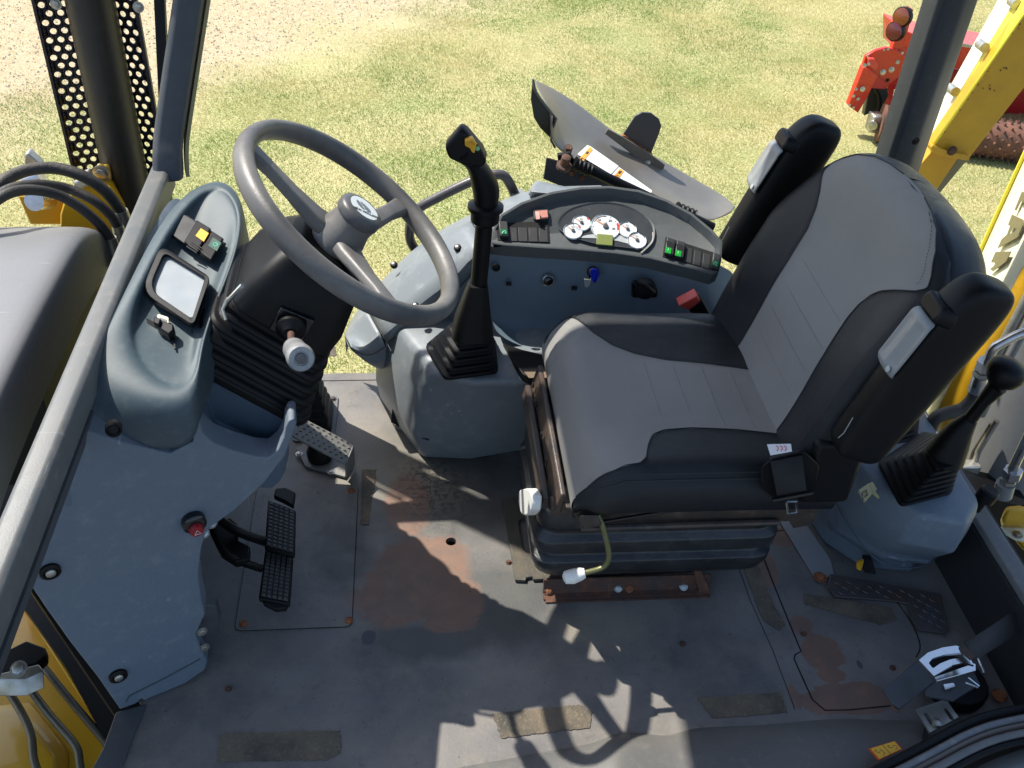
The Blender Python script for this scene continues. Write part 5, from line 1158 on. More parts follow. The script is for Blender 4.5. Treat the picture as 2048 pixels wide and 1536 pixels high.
# ---- red buckle on its stalk
bkl = MB().prism([FY(u, v, 1.69) for u, v in [(1357, 612), (1394, 592), (1401, 602), (1380, 622)]], (0, .03, 0)).build('buckle_button', M_redp, seat, bevel=.002)
MB().prism([FY(u, v, 1.688) for u, v in [(1378, 621), (1404, 600), (1424, 636), (1418, 650), (1400, 648)]], (0, .034, 0)).build('buckle_body', M_blks, seat, bevel=.002)
MB().tube([FY(1412, 645, 1.68), FY(1452, 643, 1.66)], .004, 8).build('buckle_stalk', M_steel, seat)
# ---- suspension
def rect(x0, x1, y0, y1, r, z, k=0): return [V((x, y, z)) for x, y in [((x0+x1)/2+p, (y0+y1)/2+q) for p, q in rrect(x1-x0+k, y1-y0+k, r)]]
rings = []
for z, k in ((.075, -.05), (.085, -.02), (.10, .0), (.125, .014), (.142, .016), (.15, -.012), (.158, -.012), (.17, .018), (.20, .02), (.212, -.006), (.222, -.006), (.235, .010), (.275, .004), (.285, -.016), (.295, -.016), (.305, -.006), (.335, -.02), (.34, -.045)): rings.append(rect(.245, .715, 1.27, 1.56, .035, z, k))
MB().loft(rings).build('suspension_bellows', mat('bellows_rubber', (.009, .010, .012), .36, bump=.4, bscale=120, var=(.03, .032, .034), vscale=10, dust=.45, dustcol=(.10, .10, .10), dscale=30), seat, bevel=.003)
# rusty slide rails between bellows and cushion
for y0, nm in ((1.205, 'n'), (1.53, 'f')):
    MB().prism([(.25, y0, .335), (.25, y0, .352), (.262, y0, .366), (.70, y0, .366), (.70, y0, .335)], (0, .03, 0)).build('slide_rail', M_rustk, seat, bevel=.003)
MB().prism([(.252, 1.20, .345), (.266, 1.20, .345), (.272, 1.20, .392), (.262, 1.20, .392)], (0, .37, 0)).build('front_crossbar', M_rustk, seat, bevel=.003)
MB().prism([(.232, 1.23, .325), (.25, 1.23, .325), (.25, 1.23, .35), (.238, 1.23, .35)], (0, .33, 0)).build('front_flange', M_rustk, seat, bevel=.003)
MB().prism([(.27, 1.185, .375), (.72, 1.185, .375), (.72, 1.185, .345), (.68, 1.185, .325), (.30, 1.185, .33)], (0, .012, 0)).build('side_plate', M_rustk, seat, bevel=.002)
MB().prism([(.68, 1.19, .33), (.735, 1.19, .36), (.735, 1.19, .31), (.70, 1.19, .30)], (0, .30, 0)).build('rear_bracket', M_rustk, seat, bevel=.002)
for z_, y_ in ((.372, 1.30), (.372, 1.38), (.372, 1.47), (.372, 1.53)): MB().lathe([(.006, -.002), (.0062, .001), (.004, .0012)], (.249, y_, z_-.0), (-1, 0, .1), 14).build('rail_hole', M_gap, seat)
MB().tube([FY(1195, 1045, 1.17), FY(1395, 1013, 1.175)], .0035, 8).build('link_rod', M_gloss, seat)
MB().tube([V((.30, 1.172, .336)), V((.66, 1.178, .333))], .006, 8).build('cross_rod', M_rustk, seat)
# adjuster lever with white knob
ap = cat_([FY(1195, 1030, 1.165), FY(1205, 1052, 1.155), FY(1214, 1085, 1.145), FY(1218, 1115, 1.135), FY(1205, 1135, 1.13), FY(1165, 1147, 1.125)], 6)
al = MB().tube(ap, .005, 10).build('adjuster_rod', mat('olive_rod', (.13, .13, .05), .4, metal=.3, dust=.3), seat)
MB().tube([FY(1170, 1146, 1.125), FY(1160, 1148, 1.125), FY(1145, 1153, 1.125), FY(1130, 1155, 1.125), FY(1126, 1156, 1.125)], [.0085, .012, .0135, .0115, .005], 16).build('adjuster_knob', M_white, al)
MB().loft([[FY(u, v, 1.15) for u, v in [(1160, 1030), (1195, 1030), (1205, 1050), (1170, 1060), (1158, 1045)]], [FY(u, v, 1.18) for u, v in [(1160, 1030), (1195, 1030), (1205, 1050), (1170, 1060), (1158, 1045)]]]).build('lever_boss', M_rustk, seat, bevel=.003)
wk = cat_([V((.222, 1.395, .135)), V((.220, 1.40, .15)), V((.220, 1.41, .165)), V((.222, 1.415, .18))], 3)
MB().loft([[FX(u, v, .215) for u, v in rpx([(1038, 980), (1056, 976), (1064, 992), (1062, 1022), (1052, 1032), (1042, 1028), (1037, 1005)], 5)], [p+V((.018, .0, 0)) for p in [FX(u, v, .215) for u, v in rpx([(1038, 980), (1056, 976), (1064, 992), (1062, 1022), (1052, 1032), (1042, 1028), (1037, 1005)], 5)]]]).build('weight_knob', M_white, seat, bevel=.003)
MB().tube([FX(1058, 1004, .225), FX(1058, 1004, .225)+V((.05, .01, 0))], .006, 8).build('knob_stem', M_white, seat)
# mounting
MB().prism(Fz([(1120, 1128), (1400, 1115), (1396, 1060), (1120, 1060)], .07), (0, 0, -.045)).build('riser', M_rustk, seat, bevel=.002)
bp = MB()
bp.prism([(.272, 1.305, .0), (.272, 1.285, .0), (.272, 1.285, .005), (.272, 1.300, .006), (.272, 1.308, .038), (.272, 1.312, .038)], (.352, 0, 0)); bp.build('base_flange', M_rust, seat, bevel=.001)
MB().prism([F(1085, 1185, .012), F(1112, 1130, .045), F(1125, 1135, .045), F(1125, 1180, .012)], (0, .003, .003)).build('flange_web', M_rust, seat)
MB().prism([(.60, 1.29, .005), (.625, 1.285, .005), (.60, 1.31, .05), (.585, 1.31, .05)], (0, .006, 0)).build('flange_web', M_rust, seat)
MB().box((.448, 1.284, .0025), (.345, .012, .004)).build('base_plate', M_rust, seat)
for u, v, m_ in ((1097, 1181, M_rustb), (1236, 1176, M_zinc), (1258, 1177, M_rustb), (1367, 1173, M_zinc), (1405, 1173, M_rust)): bolt('base_bolt', F(u, v, .012), (0, -.6, .8), .0065, m_, seat)
# floor guide plate with the long slot
gp_o = [(p.x, p.y) for p in Fz([(1003, 1003), (1060, 1000), (1120, 1085), (1135, 1150), (1090, 1163), (1066, 1164), (1064, 1158), (1052, 1160), (1050, 1166), (1030, 1165)], 0)]
gp_h = [(p.x, p.y) for p in [F(a, b, 0) for a, b in rpx([(1034, 1042), (1066, 1042), (1078, 1112), (1046, 1112)], [14, 14, 14, 14], 5)]]
gpl = sheet('guide_plate', gp_o, [gp_h], .003, .009, mat('guide_steel', (.075, .075, .065), .5, metal=.3, bump=.4, bscale=150, var=(.13, .11, .08), vscale=25, dust=.4, dustcol=(.16, .10, .06)), seat)
gpl.matrix_parent_inverse = seat.matrix_basis.inverted()
gpl2 = MB().prism([F(1058, 1048, .0015), F(1066, 1046, .0015), F(1076, 1110, .0015), F(1066, 1112, .0015)], (0, 0, .003)).build('slot_strip', M_rustb, seat)
# ================================================================== REAR CONSOLE
rcn = thing('rear_console', 'rounded blue grey rear console box with torn yellow sticker and two stepped gaiters', 'console', (1.0, 1.5, 0))
q0 = [(.895, 1.95), (.895, 1.54), (.915, 1.42), (.975, 1.345), (1.08, 1.325), (1.13, 1.38), (1.13, 1.95)]
q1 = [(.885, 1.95), (.885, 1.50), (.91, 1.375), (.98, 1.295), (1.075, 1.275), (1.13, 1.35), (1.135, 1.95)]
q2 = [(.875, 1.95), (.875, 1.46), (.895, 1.32), (.955, 1.235), (1.05, 1.205), (1.115, 1.27), (1.13, 1.95)]
q3 = [(.885, 1.95), (.885, 1.44), (.91, 1.31), (.97, 1.228), (1.05, 1.205), (1.10, 1.26), (1.12, 1.95)]
q4 = [(.93, 1.93), (.93, 1.47), (.95, 1.37), (.985, 1.30), (1.03, 1.28), (1.06, 1.32), (1.08, 1.93)]
MB().loft([ringxy(q0, 0), ringxy(q0, .012), ringxy(q0, .05), ringxy(q1, .085), ringxy(q1, .105), ringxy(q2, .20), ringxy(q2, .245), ringxy(q3, .285), ringxy(q4, .300)], closed=True).build('console_body', M_blue, rcn, bevel=.022, seg=5)
MB().tube(cat_([V((.873, 1.6, .19)), V((.874, 1.47, .19)), V((.893, 1.34, .16)), V((.945, 1.255, .125)), V((1.03, 1.245, .118)), V((1.10, 1.29, .118))], 6), .0014, 5).build('panel_groove', mat('groove_blue', (.05, .07, .085), .6), rcn)
MB().prism([F(1728, 1118, .05), F(1745, 1120, .05), F(1752, 1148, .02), F(1730, 1146, .02)], (0, .012, 0)).build('latch_slot', M_gap, rcn)
MB().prism([F(1716, 1126, .055), F(1728, 1122, .055), F(1722, 1142, .04), F(1714, 1138, .04)], (0, .006, 0)).build('yellow_clip', M_amber, rcn)
M_stk = mat('old_sticker', (.58, .52, .26), .6, dust=.4, dustcol=(.35, .32, .2))
for px in ([(1716, 984), (1737, 970), (1743, 990), (1728, 1006)], [(1738, 970), (1744, 968), (1752, 982), (1748, 986), (1757, 998), (1742, 986)]):
    P = [F(u, v, .294) for u, v in px]; s_ = MB().prism(P, (0, 0, .006)).build('torn_sticker', M_stk, rcn)
MB().tube([F(1726, 1000, .302), F(1724, 986, .302), F(1733, 980, .302), F(1735, 990, .302), F(1729, 993, .302)], .0012, 4).build('sticker_mark', M_ink, rcn)
def rearlever(nm, lab, basepx, zt, topc, k, lev=None):
    t_ = thing(nm, lab, 'lever', F(*basepx[1], .3), 'stepped gaiters on the rear console')
    B = [F(u, v, .300) for u, v in rpx(basepx, 12, 3)]; c0 = sum(B, V())/len(B); T = [topc+(p-c0)*k for p in B]
    bellows('gaiter', B, T, 6, M_blk, t_, .010)
    return t_, T
bl, T = rearlever('rear_lever', 'black knobbed rear lever in the near stepped gaiter at the right edge', [(1752, 925), (1800, 1016), (1906, 988), (1905, 900), (1850, 860)], .42, FY(1893, 905, 1.235), .42)
k1 = FY(2012, 748, 1.23); j1 = FY(1905, 880, 1.235)
MB().tube([FY(1888, 915, 1.235), FY(1905, 885, 1.235), FY(1922, 858, 1.235), FY(1940, 838, 1.235)], [.036, .030, .022, .014], 18).build('gaiter_cone', M_blk, bl)
MB().tube([FY(1935, 845, 1.235), FY(1968, 802, 1.233), FY(1995, 772, 1.23)], [.0125, .012, .017], 14).build('lever_shaft', M_blks, bl)
MB().lathe([(.008, 0), (.017, .005), (.028, .016), (.033, .030), (.031, .042), (.022, .051), (.006, .055)], FY(1990, 772, 1.23), (k1-j1), 30).build('lever_knob', M_blks, bl)
bl2, T2 = rearlever('rear_lever', 'second stepped gaiter mostly hidden behind the near armrest', [(1700, 880), (1740, 900), (1835, 880), (1840, 830), (1790, 810)], .42, FY(1800, 815, 1.50), .5)
# ================================================================== OPEN GUARD LID WITH STRUT
lid = thing('guard_lid', 'open black trough shaped steel lid with half round tab and white warning stickers', 'lid', FY(1250, 380, 2.15))
T = cat_([FY(u, v, y) for u, v, y in [(1067, 158, 2.40), (1110, 178, 2.46), (1160, 210, 2.46), (1220, 256, 2.44), (1290, 300, 2.42), (1360, 340, 2.40), (1420, 375, 2.36), (1452, 395, 2.30), (1471, 413, 2.20)]], 3)
Mi = cat_([FY(u, v, y) for u, v, y in [(1090, 205, 2.24), (1116, 240, 2.27), (1160, 285, 2.28), (1215, 325, 2.28), (1285, 362, 2.27), (1345, 392, 2.25), (1400, 412, 2.23), (1435, 420, 2.21), (1466, 420, 2.18)]], 3)
Bo = cat_([FY(u, v, y) for u, v, y in [(1106, 232, 2.17), (1103, 275, 2.15), (1128, 308, 2.14), (1200, 344, 2.13), (1280, 384, 2.13), (1340, 415, 2.13), (1395, 437, 2.13), (1428, 440, 2.14), (1462, 424, 2.16)]], 3)
M_lid = mat('lid_paint', (.10, .095, .085), .36, metal=.0, bump=.15, bscale=90, var=(.135, .125, .11), vscale=7, dust=.25, dustcol=(.25, .23, .2), dscale=40)
MB().grid([T, [a.lerp(b, .45) for a, b in zip(T, Mi)], Mi, [a.lerp(b, .5) for a, b in zip(Mi, Bo)], Bo]).build('lid_shell', M_lid, lid, sub=2, solid=.006)
cur = [(1066, 158), (1078, 193), (1095, 216), (1113, 238), (1105, 258), (1101, 277), (1080, 256), (1068, 236), (1062, 200)]
MB().prism([FY(u, v, 2.19) for u, v in cur], (0, .012, 0)).build('lid_end', mat('lid_outer', (.03, .03, .022), .3, bump=.1, bscale=60), lid, bevel=.002)
MB().tube([FY(u, v, 2.185) for u, v in [(1066, 158), (1070, 180), (1080, 197), (1097, 218), (1113, 238), (1105, 258), (1102, 280), (1110, 295)]], .003, 8).build('lid_rim', M_frame, lid)
MB().prism([FY(u, v, 2.38) for u, v in [(1246, 270), (1270, 233), (1285, 225), (1302, 226), (1318, 238), (1323, 252), (1318, 268), (1302, 308), (1280, 294)]], (0, .006, 0)).build('lid_tab', mat('tab_paint', (.06, .06, .065), .35, bump=.2, bscale=100), lid, bevel=.001)
rwl = MB()
for i in range(26):
    t = i/25; u = 1246+(1302-1246)*t+random.uniform(-1, 1); v = 272+(308-272)*t+random.uniform(-1, 1); rwl.lathe([(.004*random.uniform(.7, 1.2), -.003), (.003, .004)], FY(u, v, 2.378), (0, -1, 0), 6)
rwl.build('rust_weld', M_rustb, lid)
MB().prism([FY(u, v, 2.36) for u, v in [(1216, 258), (1245, 274), (1300, 308), (1330, 330), (1325, 344), (1290, 330), (1250, 298), (1210, 268)]], (0, .008, 0)).build('tab_bracket', M_lid, lid, bevel=.001)
bolt('tab_bolt', FY(1294, 325, 2.36), (0, -1, .3), .007, M_zinc, lid)
M_stw = M_paper
sA, sB, sC = FY(1160, 310, 2.19), FY(1300, 384, 2.17), FY(1215, 325, 2.262)
SN = (sB-sA).cross(sC-sA).normalized(); SN = SN if SN.dot(CAM-sA) > 0 else -SN
SO = sA+SN*.012
def stick(px, opx, txt):
    o = V((0, -.012, .004)); P = [PP(u, v, SO, SN) for u, v in px]
    s_ = MB().prism(P, -SN*.0008).build('warning_sticker', M_stw, lid)
    Q = [PP(u, v, SO+SN*.0012, SN) for u, v in opx]; q_ = MB().prism(Q, -SN*.0006).build('orange_header', M_orange, s_)
    ex = (Q[1]-Q[0]); ey = (Q[3]-Q[0]); 
    text(txt, ey.length*.0+min(ex.length*.24, abs(ex.cross(ey).length/ex.length)*.75), frame((Q[0]+Q[1]+Q[2]+Q[3])/4+SN*.0006+ex*.06, ex, SN.cross(ex)), M_ink, 'sticker_lettering', s_, .0003)
    c = Q[0].lerp(Q[1], .10).lerp(Q[3].lerp(Q[2], .10), .5)+SN*.0006; r = .006; e1_ = ex.normalized(); e2_ = SN.cross(e1_)
    MB().prism([c+e1_*r*math.cos(a)+e2_*r*math.sin(a) for a in (PI*.5+.9, PI*.5+.9+2.09, PI*.5+.9+4.19)], SN*.0004).build('alert_triangle', M_ink, s_)
stick([(1155, 308), (1176, 289), (1237, 332), (1222, 348)], [(1160, 316), (1180, 293), (1186, 299), (1166, 323)], 'WARNING')
stick([(1224, 349), (1238, 334), (1304, 381), (1302, 386)], [(1229, 350), (1240, 337), (1248, 342), (1239, 355)], 'WARNING')
st_ = thing('gas_strut', 'black gas strut with ribbed ends lying along the open lid', 'gas strut', FY(1280, 390, 2.08))
MB().tube([FY(1165, 333, 2.08), FY(1425, 455, 2.06)], .0125, 16).build('strut_body', M_blks, st_)
for a_, b_ in (((1148, 326), (1180, 341)), ((1352, 416), (1388, 432))):
    p, q = FY(*a_, 2.078), FY(*b_, 2.074); pts = [p.lerp(q, k/16) for k in range(17)]
    MB().tube(pts, [.0165 if k % 4 < 2 else .0135 for k in range(17)], 16).build('ribbed_end', M_blk, st_)
hg = thing('hinge_plate', 'dark hinge plate with rusty bolts at the left end of the open lid', 'hinge', FY(1110, 350, 2.1))
MB().prism([FY(u, v, 2.10) for u, v in [(1093, 316), (1122, 324), (1210, 352), (1330, 400), (1380, 430), (1300, 420), (1130, 376), (1087, 358)]], (0, .006, 0)).build('plate', M_framed, hg, bevel=.001)
MB().tube([FY(1094, 316, 2.098), FY(1140, 330, 2.098), FY(1260, 375, 2.098)], .0016, 5).build('plate_edge', mat('brown_edge', (.2, .13, .07), .6), hg)
MB().lathe([(.018, 0), (.018, .008), (.011, .010), (.011, .032), (.008, .034)], FY(1127, 335, 2.075), (.1, -.3, 1), 20).build('hinge_bolt', M_rust, hg)
MB().lathe([(.010, 0), (.010, .02)], FY(1134, 306, 2.13), (.1, -.3, 1), 6).build('hinge_bolt', M_rust, hg)
MB().prism([FY(u, v, 2.09) for u, v in [(1115, 310), (1140, 306), (1150, 322), (1140, 340), (1118, 335)]], (0, .012, 0)).build('hinge_lug', M_blk, hg, bevel=.002)
for u, v in ((1143, 347), (1164, 356)): bolt('rust_spot', FY(u, v, 2.098), (0, -1, 0), .0045, M_rustb, hg, h=.003)
# ================================================================== DOOR LATCH at lower right
la = thing('door_latch', 'chrome slotted door latch on a bolted bracket beside the door seal', 'latch', F(1880, 1370, .06))
def fz(px, z): return [F(u, v, z) for u, v in px]
MB().prism(fz([(1764, 1382), (1790, 1360), (1836, 1322), (1868, 1365), (1830, 1395), (1796, 1421), (1786, 1412)], .09), (0, 0, .005)).build('backing_plate', M_framed, la, bevel=.001)
MB().tube(cat_([F(1784, 1412, .094), F(1790, 1420, .094), F(1800, 1422, .094)], 3), .003, 6).build('rust_edge', M_rust, la)
lc = MB()
U = [(1838, 1320), (1856, 1305), (1885, 1295), (1912, 1291), (1928, 1296)]; Lw = [(1868, 1352), (1885, 1342), (1905, 1330), (1928, 1325), (1948, 1330)]
def ln(P, t): i = min(int(t*(len(P)-1)), len(P)-2); f = t*(len(P)-1)-i; return (lerp(P[i][0], P[i+1][0], f), lerp(P[i][1], P[i+1][1], f))
zt = lambda t: .155+.018*math.sin(t*PI)
def strap(s0, s1, t0, t1):
    rows = []
    for j in range(3):
        s = lerp(s0, s1, j/2); row = []
        for i in range(13):
            t = lerp(t0, t1, i/12); a = ln(U, t); b = ln(Lw, t); row.append(F(lerp(a[0], b[0], s), lerp(a[1], b[1], s), zt(t)))
        rows.append(row)
    return rows
ho = [(p.x, p.y) for p in cat_([F(u, v, .16) for u, v in [(1838, 1320), (1856, 1305), (1885, 1295), (1912, 1291), (1928, 1296), (1948, 1330), (1928, 1325), (1905, 1330), (1885, 1342), (1868, 1352)]], 1)]
hh = [(p.x, p.y) for p in [F(u, v, .16) for u, v in rpx([(1857, 1326), (1866, 1316), (1890, 1309), (1922, 1305), (1929, 1314), (1900, 1319), (1880, 1327), (1866, 1337)], 3, 3)]]
hk = sheet('latch_hook', ho, [hh], .155, .160, M_chrome, la); hk.matrix_parent_inverse = la.matrix_basis.inverted()
MB().prism([F(1838, 1320, .156), F(1868, 1352, .156), F(1868, 1352, .125), F(1838, 1320, .125)], (.003, .002, 0)).build('hook_wall', M_chrome, la)
MB().prism(fz([(1866, 1358), (1872, 1366), (1950, 1345), (1950, 1332), (1945, 1330)], .125), (0, 0, .006)).build('hook_flange', M_chrome, la, bevel=.001)
MB().prism([F(1838, 1320, .153), F(1868, 1352, .153), F(1872, 1364, .128), F(1866, 1360, .128)], (.002, 0, -.003)).build('hook_side', M_chrome, la)
MB().prism(fz([(1916, 1296), (1932, 1298), (1948, 1315), (1940, 1322), (1928, 1312), (1920, 1305)], .168), (0, 0, .005)).build('rust_stop', M_rust, la, bevel=.001)
MB().prism(fz([(1860, 1362), (1945, 1345), (1958, 1372), (1905, 1405), (1850, 1395), (1846, 1385)], .085), (0, 0, .006)).build('lower_plate', M_framed, la, bevel=.001)
MB().prism(fz([(1886, 1370), (1906, 1367), (1910, 1374), (1890, 1381)], .095), (0, 0, .002)).build('catch_mark', M_chrome, la)
MB().lathe([(.058, -.02), (.060, -.01), (.060, .0), (.055, .006)], F(1912, 1362, .03), (0, 0, 1), 36).build('rubber_disc', M_blk, la)
for a_ in ((1936, 1355, 1958, 1372), (1930, 1365, 1955, 1375), (1955, 1315, 1968, 1345)): MB().tube([F(a_[0], a_[1], .12), F(a_[2], a_[3], .11)], .002, 6).build('latch_spring', M_chrome, la)
bro = [(p.x, p.y) for p in Fz([(1832, 1418), (1892, 1398), (1917, 1434), (1860, 1465)], .05)]
hl = []
for (a, b) in (((1853, 1430), (1863, 1446)), ((1893, 1420), (1903, 1436))):
    p, q = F(*a, .05), F(*b, .05); d = (q-p).normalized(); n_ = V((-d.y, d.x, 0)); 
    h_ = [p+(n_*math.cos(x)-d*math.sin(x))*.0045 for x in np.linspace(0, PI, 6)]+[q+(-n_*math.cos(x)+d*math.sin(x))*.0045 for x in np.linspace(0, PI, 6)]
    hl.append([(r.x, r.y) for r in h_])
br = sheet('slotted_bracket', bro, hl, .046, .050, mat('dull_zinc', (.42, .42, .38), .4, metal=.6, bump=.2, bscale=100, dust=.3, dustcol=(.3, .27, .2)), la); br.matrix_parent_inverse = la.matrix_basis.inverted()
MB().lathe([(.009, 0), (.009, .006), (.004, .008)], F(1872, 1447, .051), (0, 0, 1), 20).build('bracket_bolt', M_zinc, la)
MB().tube([F(1866, 1438, .04), F(1872, 1446, .052)], .004, 8).build('bracket_stud', M_zinc, la)
ws = MB().grid([[F(u, v, z) for u, v, z in r] for r in ([(1930, 1285, .15), (1985, 1250, .15), (2060, 1200, .14)], [(1950, 1320, .13), (2000, 1290, .13), (2070, 1245, .12)])]).build('check_strap', mat('strap_dark', (.045, .045, .045), .7, bump=.5, bscale=600), la, solid=.003)
rs = MB().lathe([(.013, 0), (.015, .004), (.011, .008)], F(1998, 1393, .012), (0, 0, 1), 20).build('rusty_bolt', M_rustb); tag(rs, 'large rusty round bolt head on the floor right of the chrome latch', 'bolt')
# ================================================================== BACKHOE BOOM AND STABILISER behind the cab
def fyp(px, y): return [FY(u, v, y) for u, v in px]
bm1 = thing('dipper_arm', 'upper yellow sliding steel arm with flange coloured cream for sunlight beyond the rear post', 'boom arm', FY(1950, 200, 2.9))
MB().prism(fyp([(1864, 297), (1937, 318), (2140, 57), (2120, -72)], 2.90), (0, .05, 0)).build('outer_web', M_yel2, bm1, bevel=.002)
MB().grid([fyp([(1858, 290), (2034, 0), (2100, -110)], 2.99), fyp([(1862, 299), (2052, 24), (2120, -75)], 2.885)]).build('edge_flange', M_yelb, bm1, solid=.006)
MB().grid([fyp([(1848, 278), (1862, 245), (1998, 0), (2050, -95)], 3.10), fyp([(1856, 290), (1872, 262), (2034, -2), (2098, -112)], 2.99)]).build('top_flange', M_cream, bm1, solid=.006)  # cream colour stands in for sun on the top face
MB().prism(fyp([(1862, 296), (1866, 290), (1900, 305), (1940, 312), (1938, 322), (1900, 315), (1866, 306)], 2.88), (0, .04, 0)).build('end_lip', M_yel2, bm1, bevel=.002)
MB().prism(fyp([(1822, 352), (1866, 300), (1918, 314), (1864, 394)], 2.94), (0, .04, 0)).build('inner_arm', M_yel2, bm1, bevel=.003)
MB().prism(fyp([(1918, 314), (1934, 320), (1868, 400), (1862, 394)], 2.95), (0, .02, 0)).build('arm_side', mat('dark_edge', (.18, .16, .09), .6, dust=.5, dustcol=(.06, .05, .03)), bm1)  # darker strip along the right side of the inner arm
bolt('web_bolt', FY(1904, 301, 2.88), (0, -1, 0), .012, M_rust, bm1)
for u, v, y in ((1961, 84, 3.0), (1902, 172, 3.03), (2025, -2, 3.0)): MB().tube([FY(u-2, v+3, y), FY(u+9, v+12, y-.05)], .016, 10).build('flange_pin', M_zinc, bm1)
cs = MB()
for k in range(18):
    u = 1866+random.random()*180; t = (u-1866)/182; v = lerp(296, 30, t)+random.uniform(2, 6)+ (random.random() < .4)*random.uniform(0, 60)
    r = random.uniform(.0015, .0035); c = FY(u, v, 2.897); cs.prism([c+V((r*math.cos(a)*random.uniform(.6, 1.3), 0, r*math.sin(a)*random.uniform(.6, 1.5))) for a in np.linspace(0, 5.2, 6)], (0, -.0008, 0))
cs.build('paint_chips', M_rust, bm1)['kind'] = 'stuff'
bm2 = thing('main_boom', 'lower yellow boom with white lettered flank and steel pipes at the right edge', 'boom', FY(1980, 700, 1.8))
WL = [(1852, 868, 1.80), (1905, 760, 1.78), (1960, 680, 1.76), (2029, 567, 1.75), (2048, 530, 1.75), (2150, 340, 1.75)]
LL = [(1800, 850, 2.3), (1860, 740, 2.3), (1905, 640, 2.3), (1954, 531, 2.3), (2048, 325, 2.3), (2150, 100, 2.3)]
MB().grid([[FY(*p) for p in LL], [FY(*p) for p in WL]]).build('boom_flank', M_cream, bm2, solid=.006)
MB().grid([[FY(*p) for p in WL], [FY(*p) for p in [(1905, 985, 1.74), (1960, 862, 1.73), (2010, 765, 1.72), (2060, 670, 1.70), (2085, 640, 1.70), (2200, 470, 1.70)]]]).build('boom_web', M_yel, bm2, solid=.006)
MB().grid([[FY(u-6, v-10, y) for u, v, y in LL], [FY(*p) for p in LL]]).build('flank_edge', M_yelb, bm2, solid=.005)
A_, B_ = FY(1954, 531, 2.3), FY(2048, 325, 2.3); D_, E_ = FY(2029, 567, 1.745), FY(2150, 340, 1.745)
dirn = (A_-B_).normalized(); upv = (D_-A_); nrm = dirn.cross(upv).normalized()
lp = (FY(2014, 452, 1.93)); P0 = PP(2016, 448, A_+(CAM-A_).normalized()*.006, nrm)
if nrm.dot(CAM-A_) < 0: off_ = -nrm
else: off_ = nrm
Mt = frame(P0+off_*.004, dirn, upv)
if Mt.to_3x3().col[2].dot(CAM-A_) < 0:
    pass
if nrm.dot(CAM-A_) < 0: nrm = -nrm
def flank(u, v, h=.004): return PP(u, v, P0f+nrm*h, nrm)
P0f = A_+nrm*.006
lt = MB()
for px in ([(2045, 383), (2066, 393), (2059, 407), (2042, 403), (2033, 421), (2030, 420)],
           [(2025, 429), (2048, 440), (2049, 446), (2037.6, 459), (2025, 454), (2021, 452), (2017, 450)], [(2037.6, 459), (2049, 446), (2035.5, 475), (1996, 497), (2004, 479), (2015, 469), (2020, 469)],  [(2021, 452), (2025, 454), (2020, 469), (2015, 469)],
           [(1992, 504), (2023, 503), (2013.6, 523), (1997, 526), (1983, 525)], [(1997, 526), (2013.6, 523), (1986.5, 542.7), (1981, 538.5)]):
    lt.prism([flank(u, v) for u, v in px], nrm*.0015)
lt.build('boom_lettering', M_olive, bm2)

pipes = thing('boom_pipes', 'grey steel hydraulic pipes running along the lower boom', 'hydraulic pipes', FY(2000, 700, 1.65))
MB().tube([FY(2075, 560, 1.66), FY(1990, 720, 1.66), FY(1955, 800, 1.66)], .012, 12).build('pipe', M_zinc, pipes)
MB().tube([FY(2090, 580, 1.64), FY(2005, 740, 1.64), FY(1962, 830, 1.64)], .010, 12).build('pipe', M_cyl, pipes)
MB().tube([FY(1985, 850, 1.64), FY(1950, 905, 1.64), FY(1925, 975, 1.64)], .008, 12).build('pipe', M_rustk, pipes)
MB().tube([FY(1994, 842, 1.63), FY(1958, 900, 1.63), FY(1932, 975, 1.63)], .007, 12).build('pipe', M_zinc, pipes)
MB().box(FY(1936, 935, 1.62), (.05, .03, .03)).build('pipe_clamp', M_zinc, pipes, bevel=.004)
fit_ = thing('hose_fitting', 'silver bent pipe with hex nuts joining a black hose above the rear lever', 'hose fitting', FY(1965, 740, 1.5))
MB().tube(cat_([FY(2075, 658, 1.5), FY(2040, 668, 1.5), FY(2000, 688, 1.5), FY(1985, 700, 1.5), FY(1974, 725, 1.5)], 6), .010, 14).build('bent_pipe', M_steel, fit_)
d1 = (FY(1955, 775, 1.5)-FY(1972, 725, 1.5)).normalized()
MB().lathe([(.020, 0), (.020, .022)], FY(1975, 722, 1.5), d1, 6).build('hex_nut', M_steel, fit_)
MB().lathe([(.019, 0), (.019, .010)], FY(1966, 742, 1.5), d1, 6).build('hex_nut', M_zinc, fit_)
MB().lathe([(.0155, 0), (.0165, .01), (.0165, .04)], FY(1962, 752, 1.5), d1, 20).build('ferrule', M_steel, fit_)
MB().tube(cat_([FY(1953, 772, 1.5), FY(1948, 795, 1.5), FY(1925, 818, 1.5), FY(1890, 828, 1.5), FY(1870, 838, 1.5), FY(1855, 870, 1.5)], 6), .0145, 14).build('hose_body', M_hose, fit_)
cyl = thing('swing_cylinder', 'large light grey hydraulic cylinder housing beyond the rear sill', 'cylinder', FY(2020, 900, 1.55))
c0, c1 = FY(2005, 985, 1.66), FY(2110, 640, 1.75)
MB().tube([c0, c1], [.115, .115], 40).build('cylinder_body', M_cyl, cyl)
dc = (c1-c0).normalized(); MB().lathe([(.125, -.02), (.125, .0), (.118, .004)], c0, dc, 40).build('end_flange', M_framed, cyl)
f2 = thing('pipe_elbow', 'vertical steel pipe with two hex nuts and grey sleeve near the right edge', 'pipe fitting', FY(2010, 960, 1.35))
d2 = (FY(2000, 1000, 1.35)-FY(2022, 925, 1.35)).normalized()
MB().tube([FY(2065, 855, 1.35), FY(2022, 945, 1.35)], .010, 14).build('pipe', M_steel, f2)
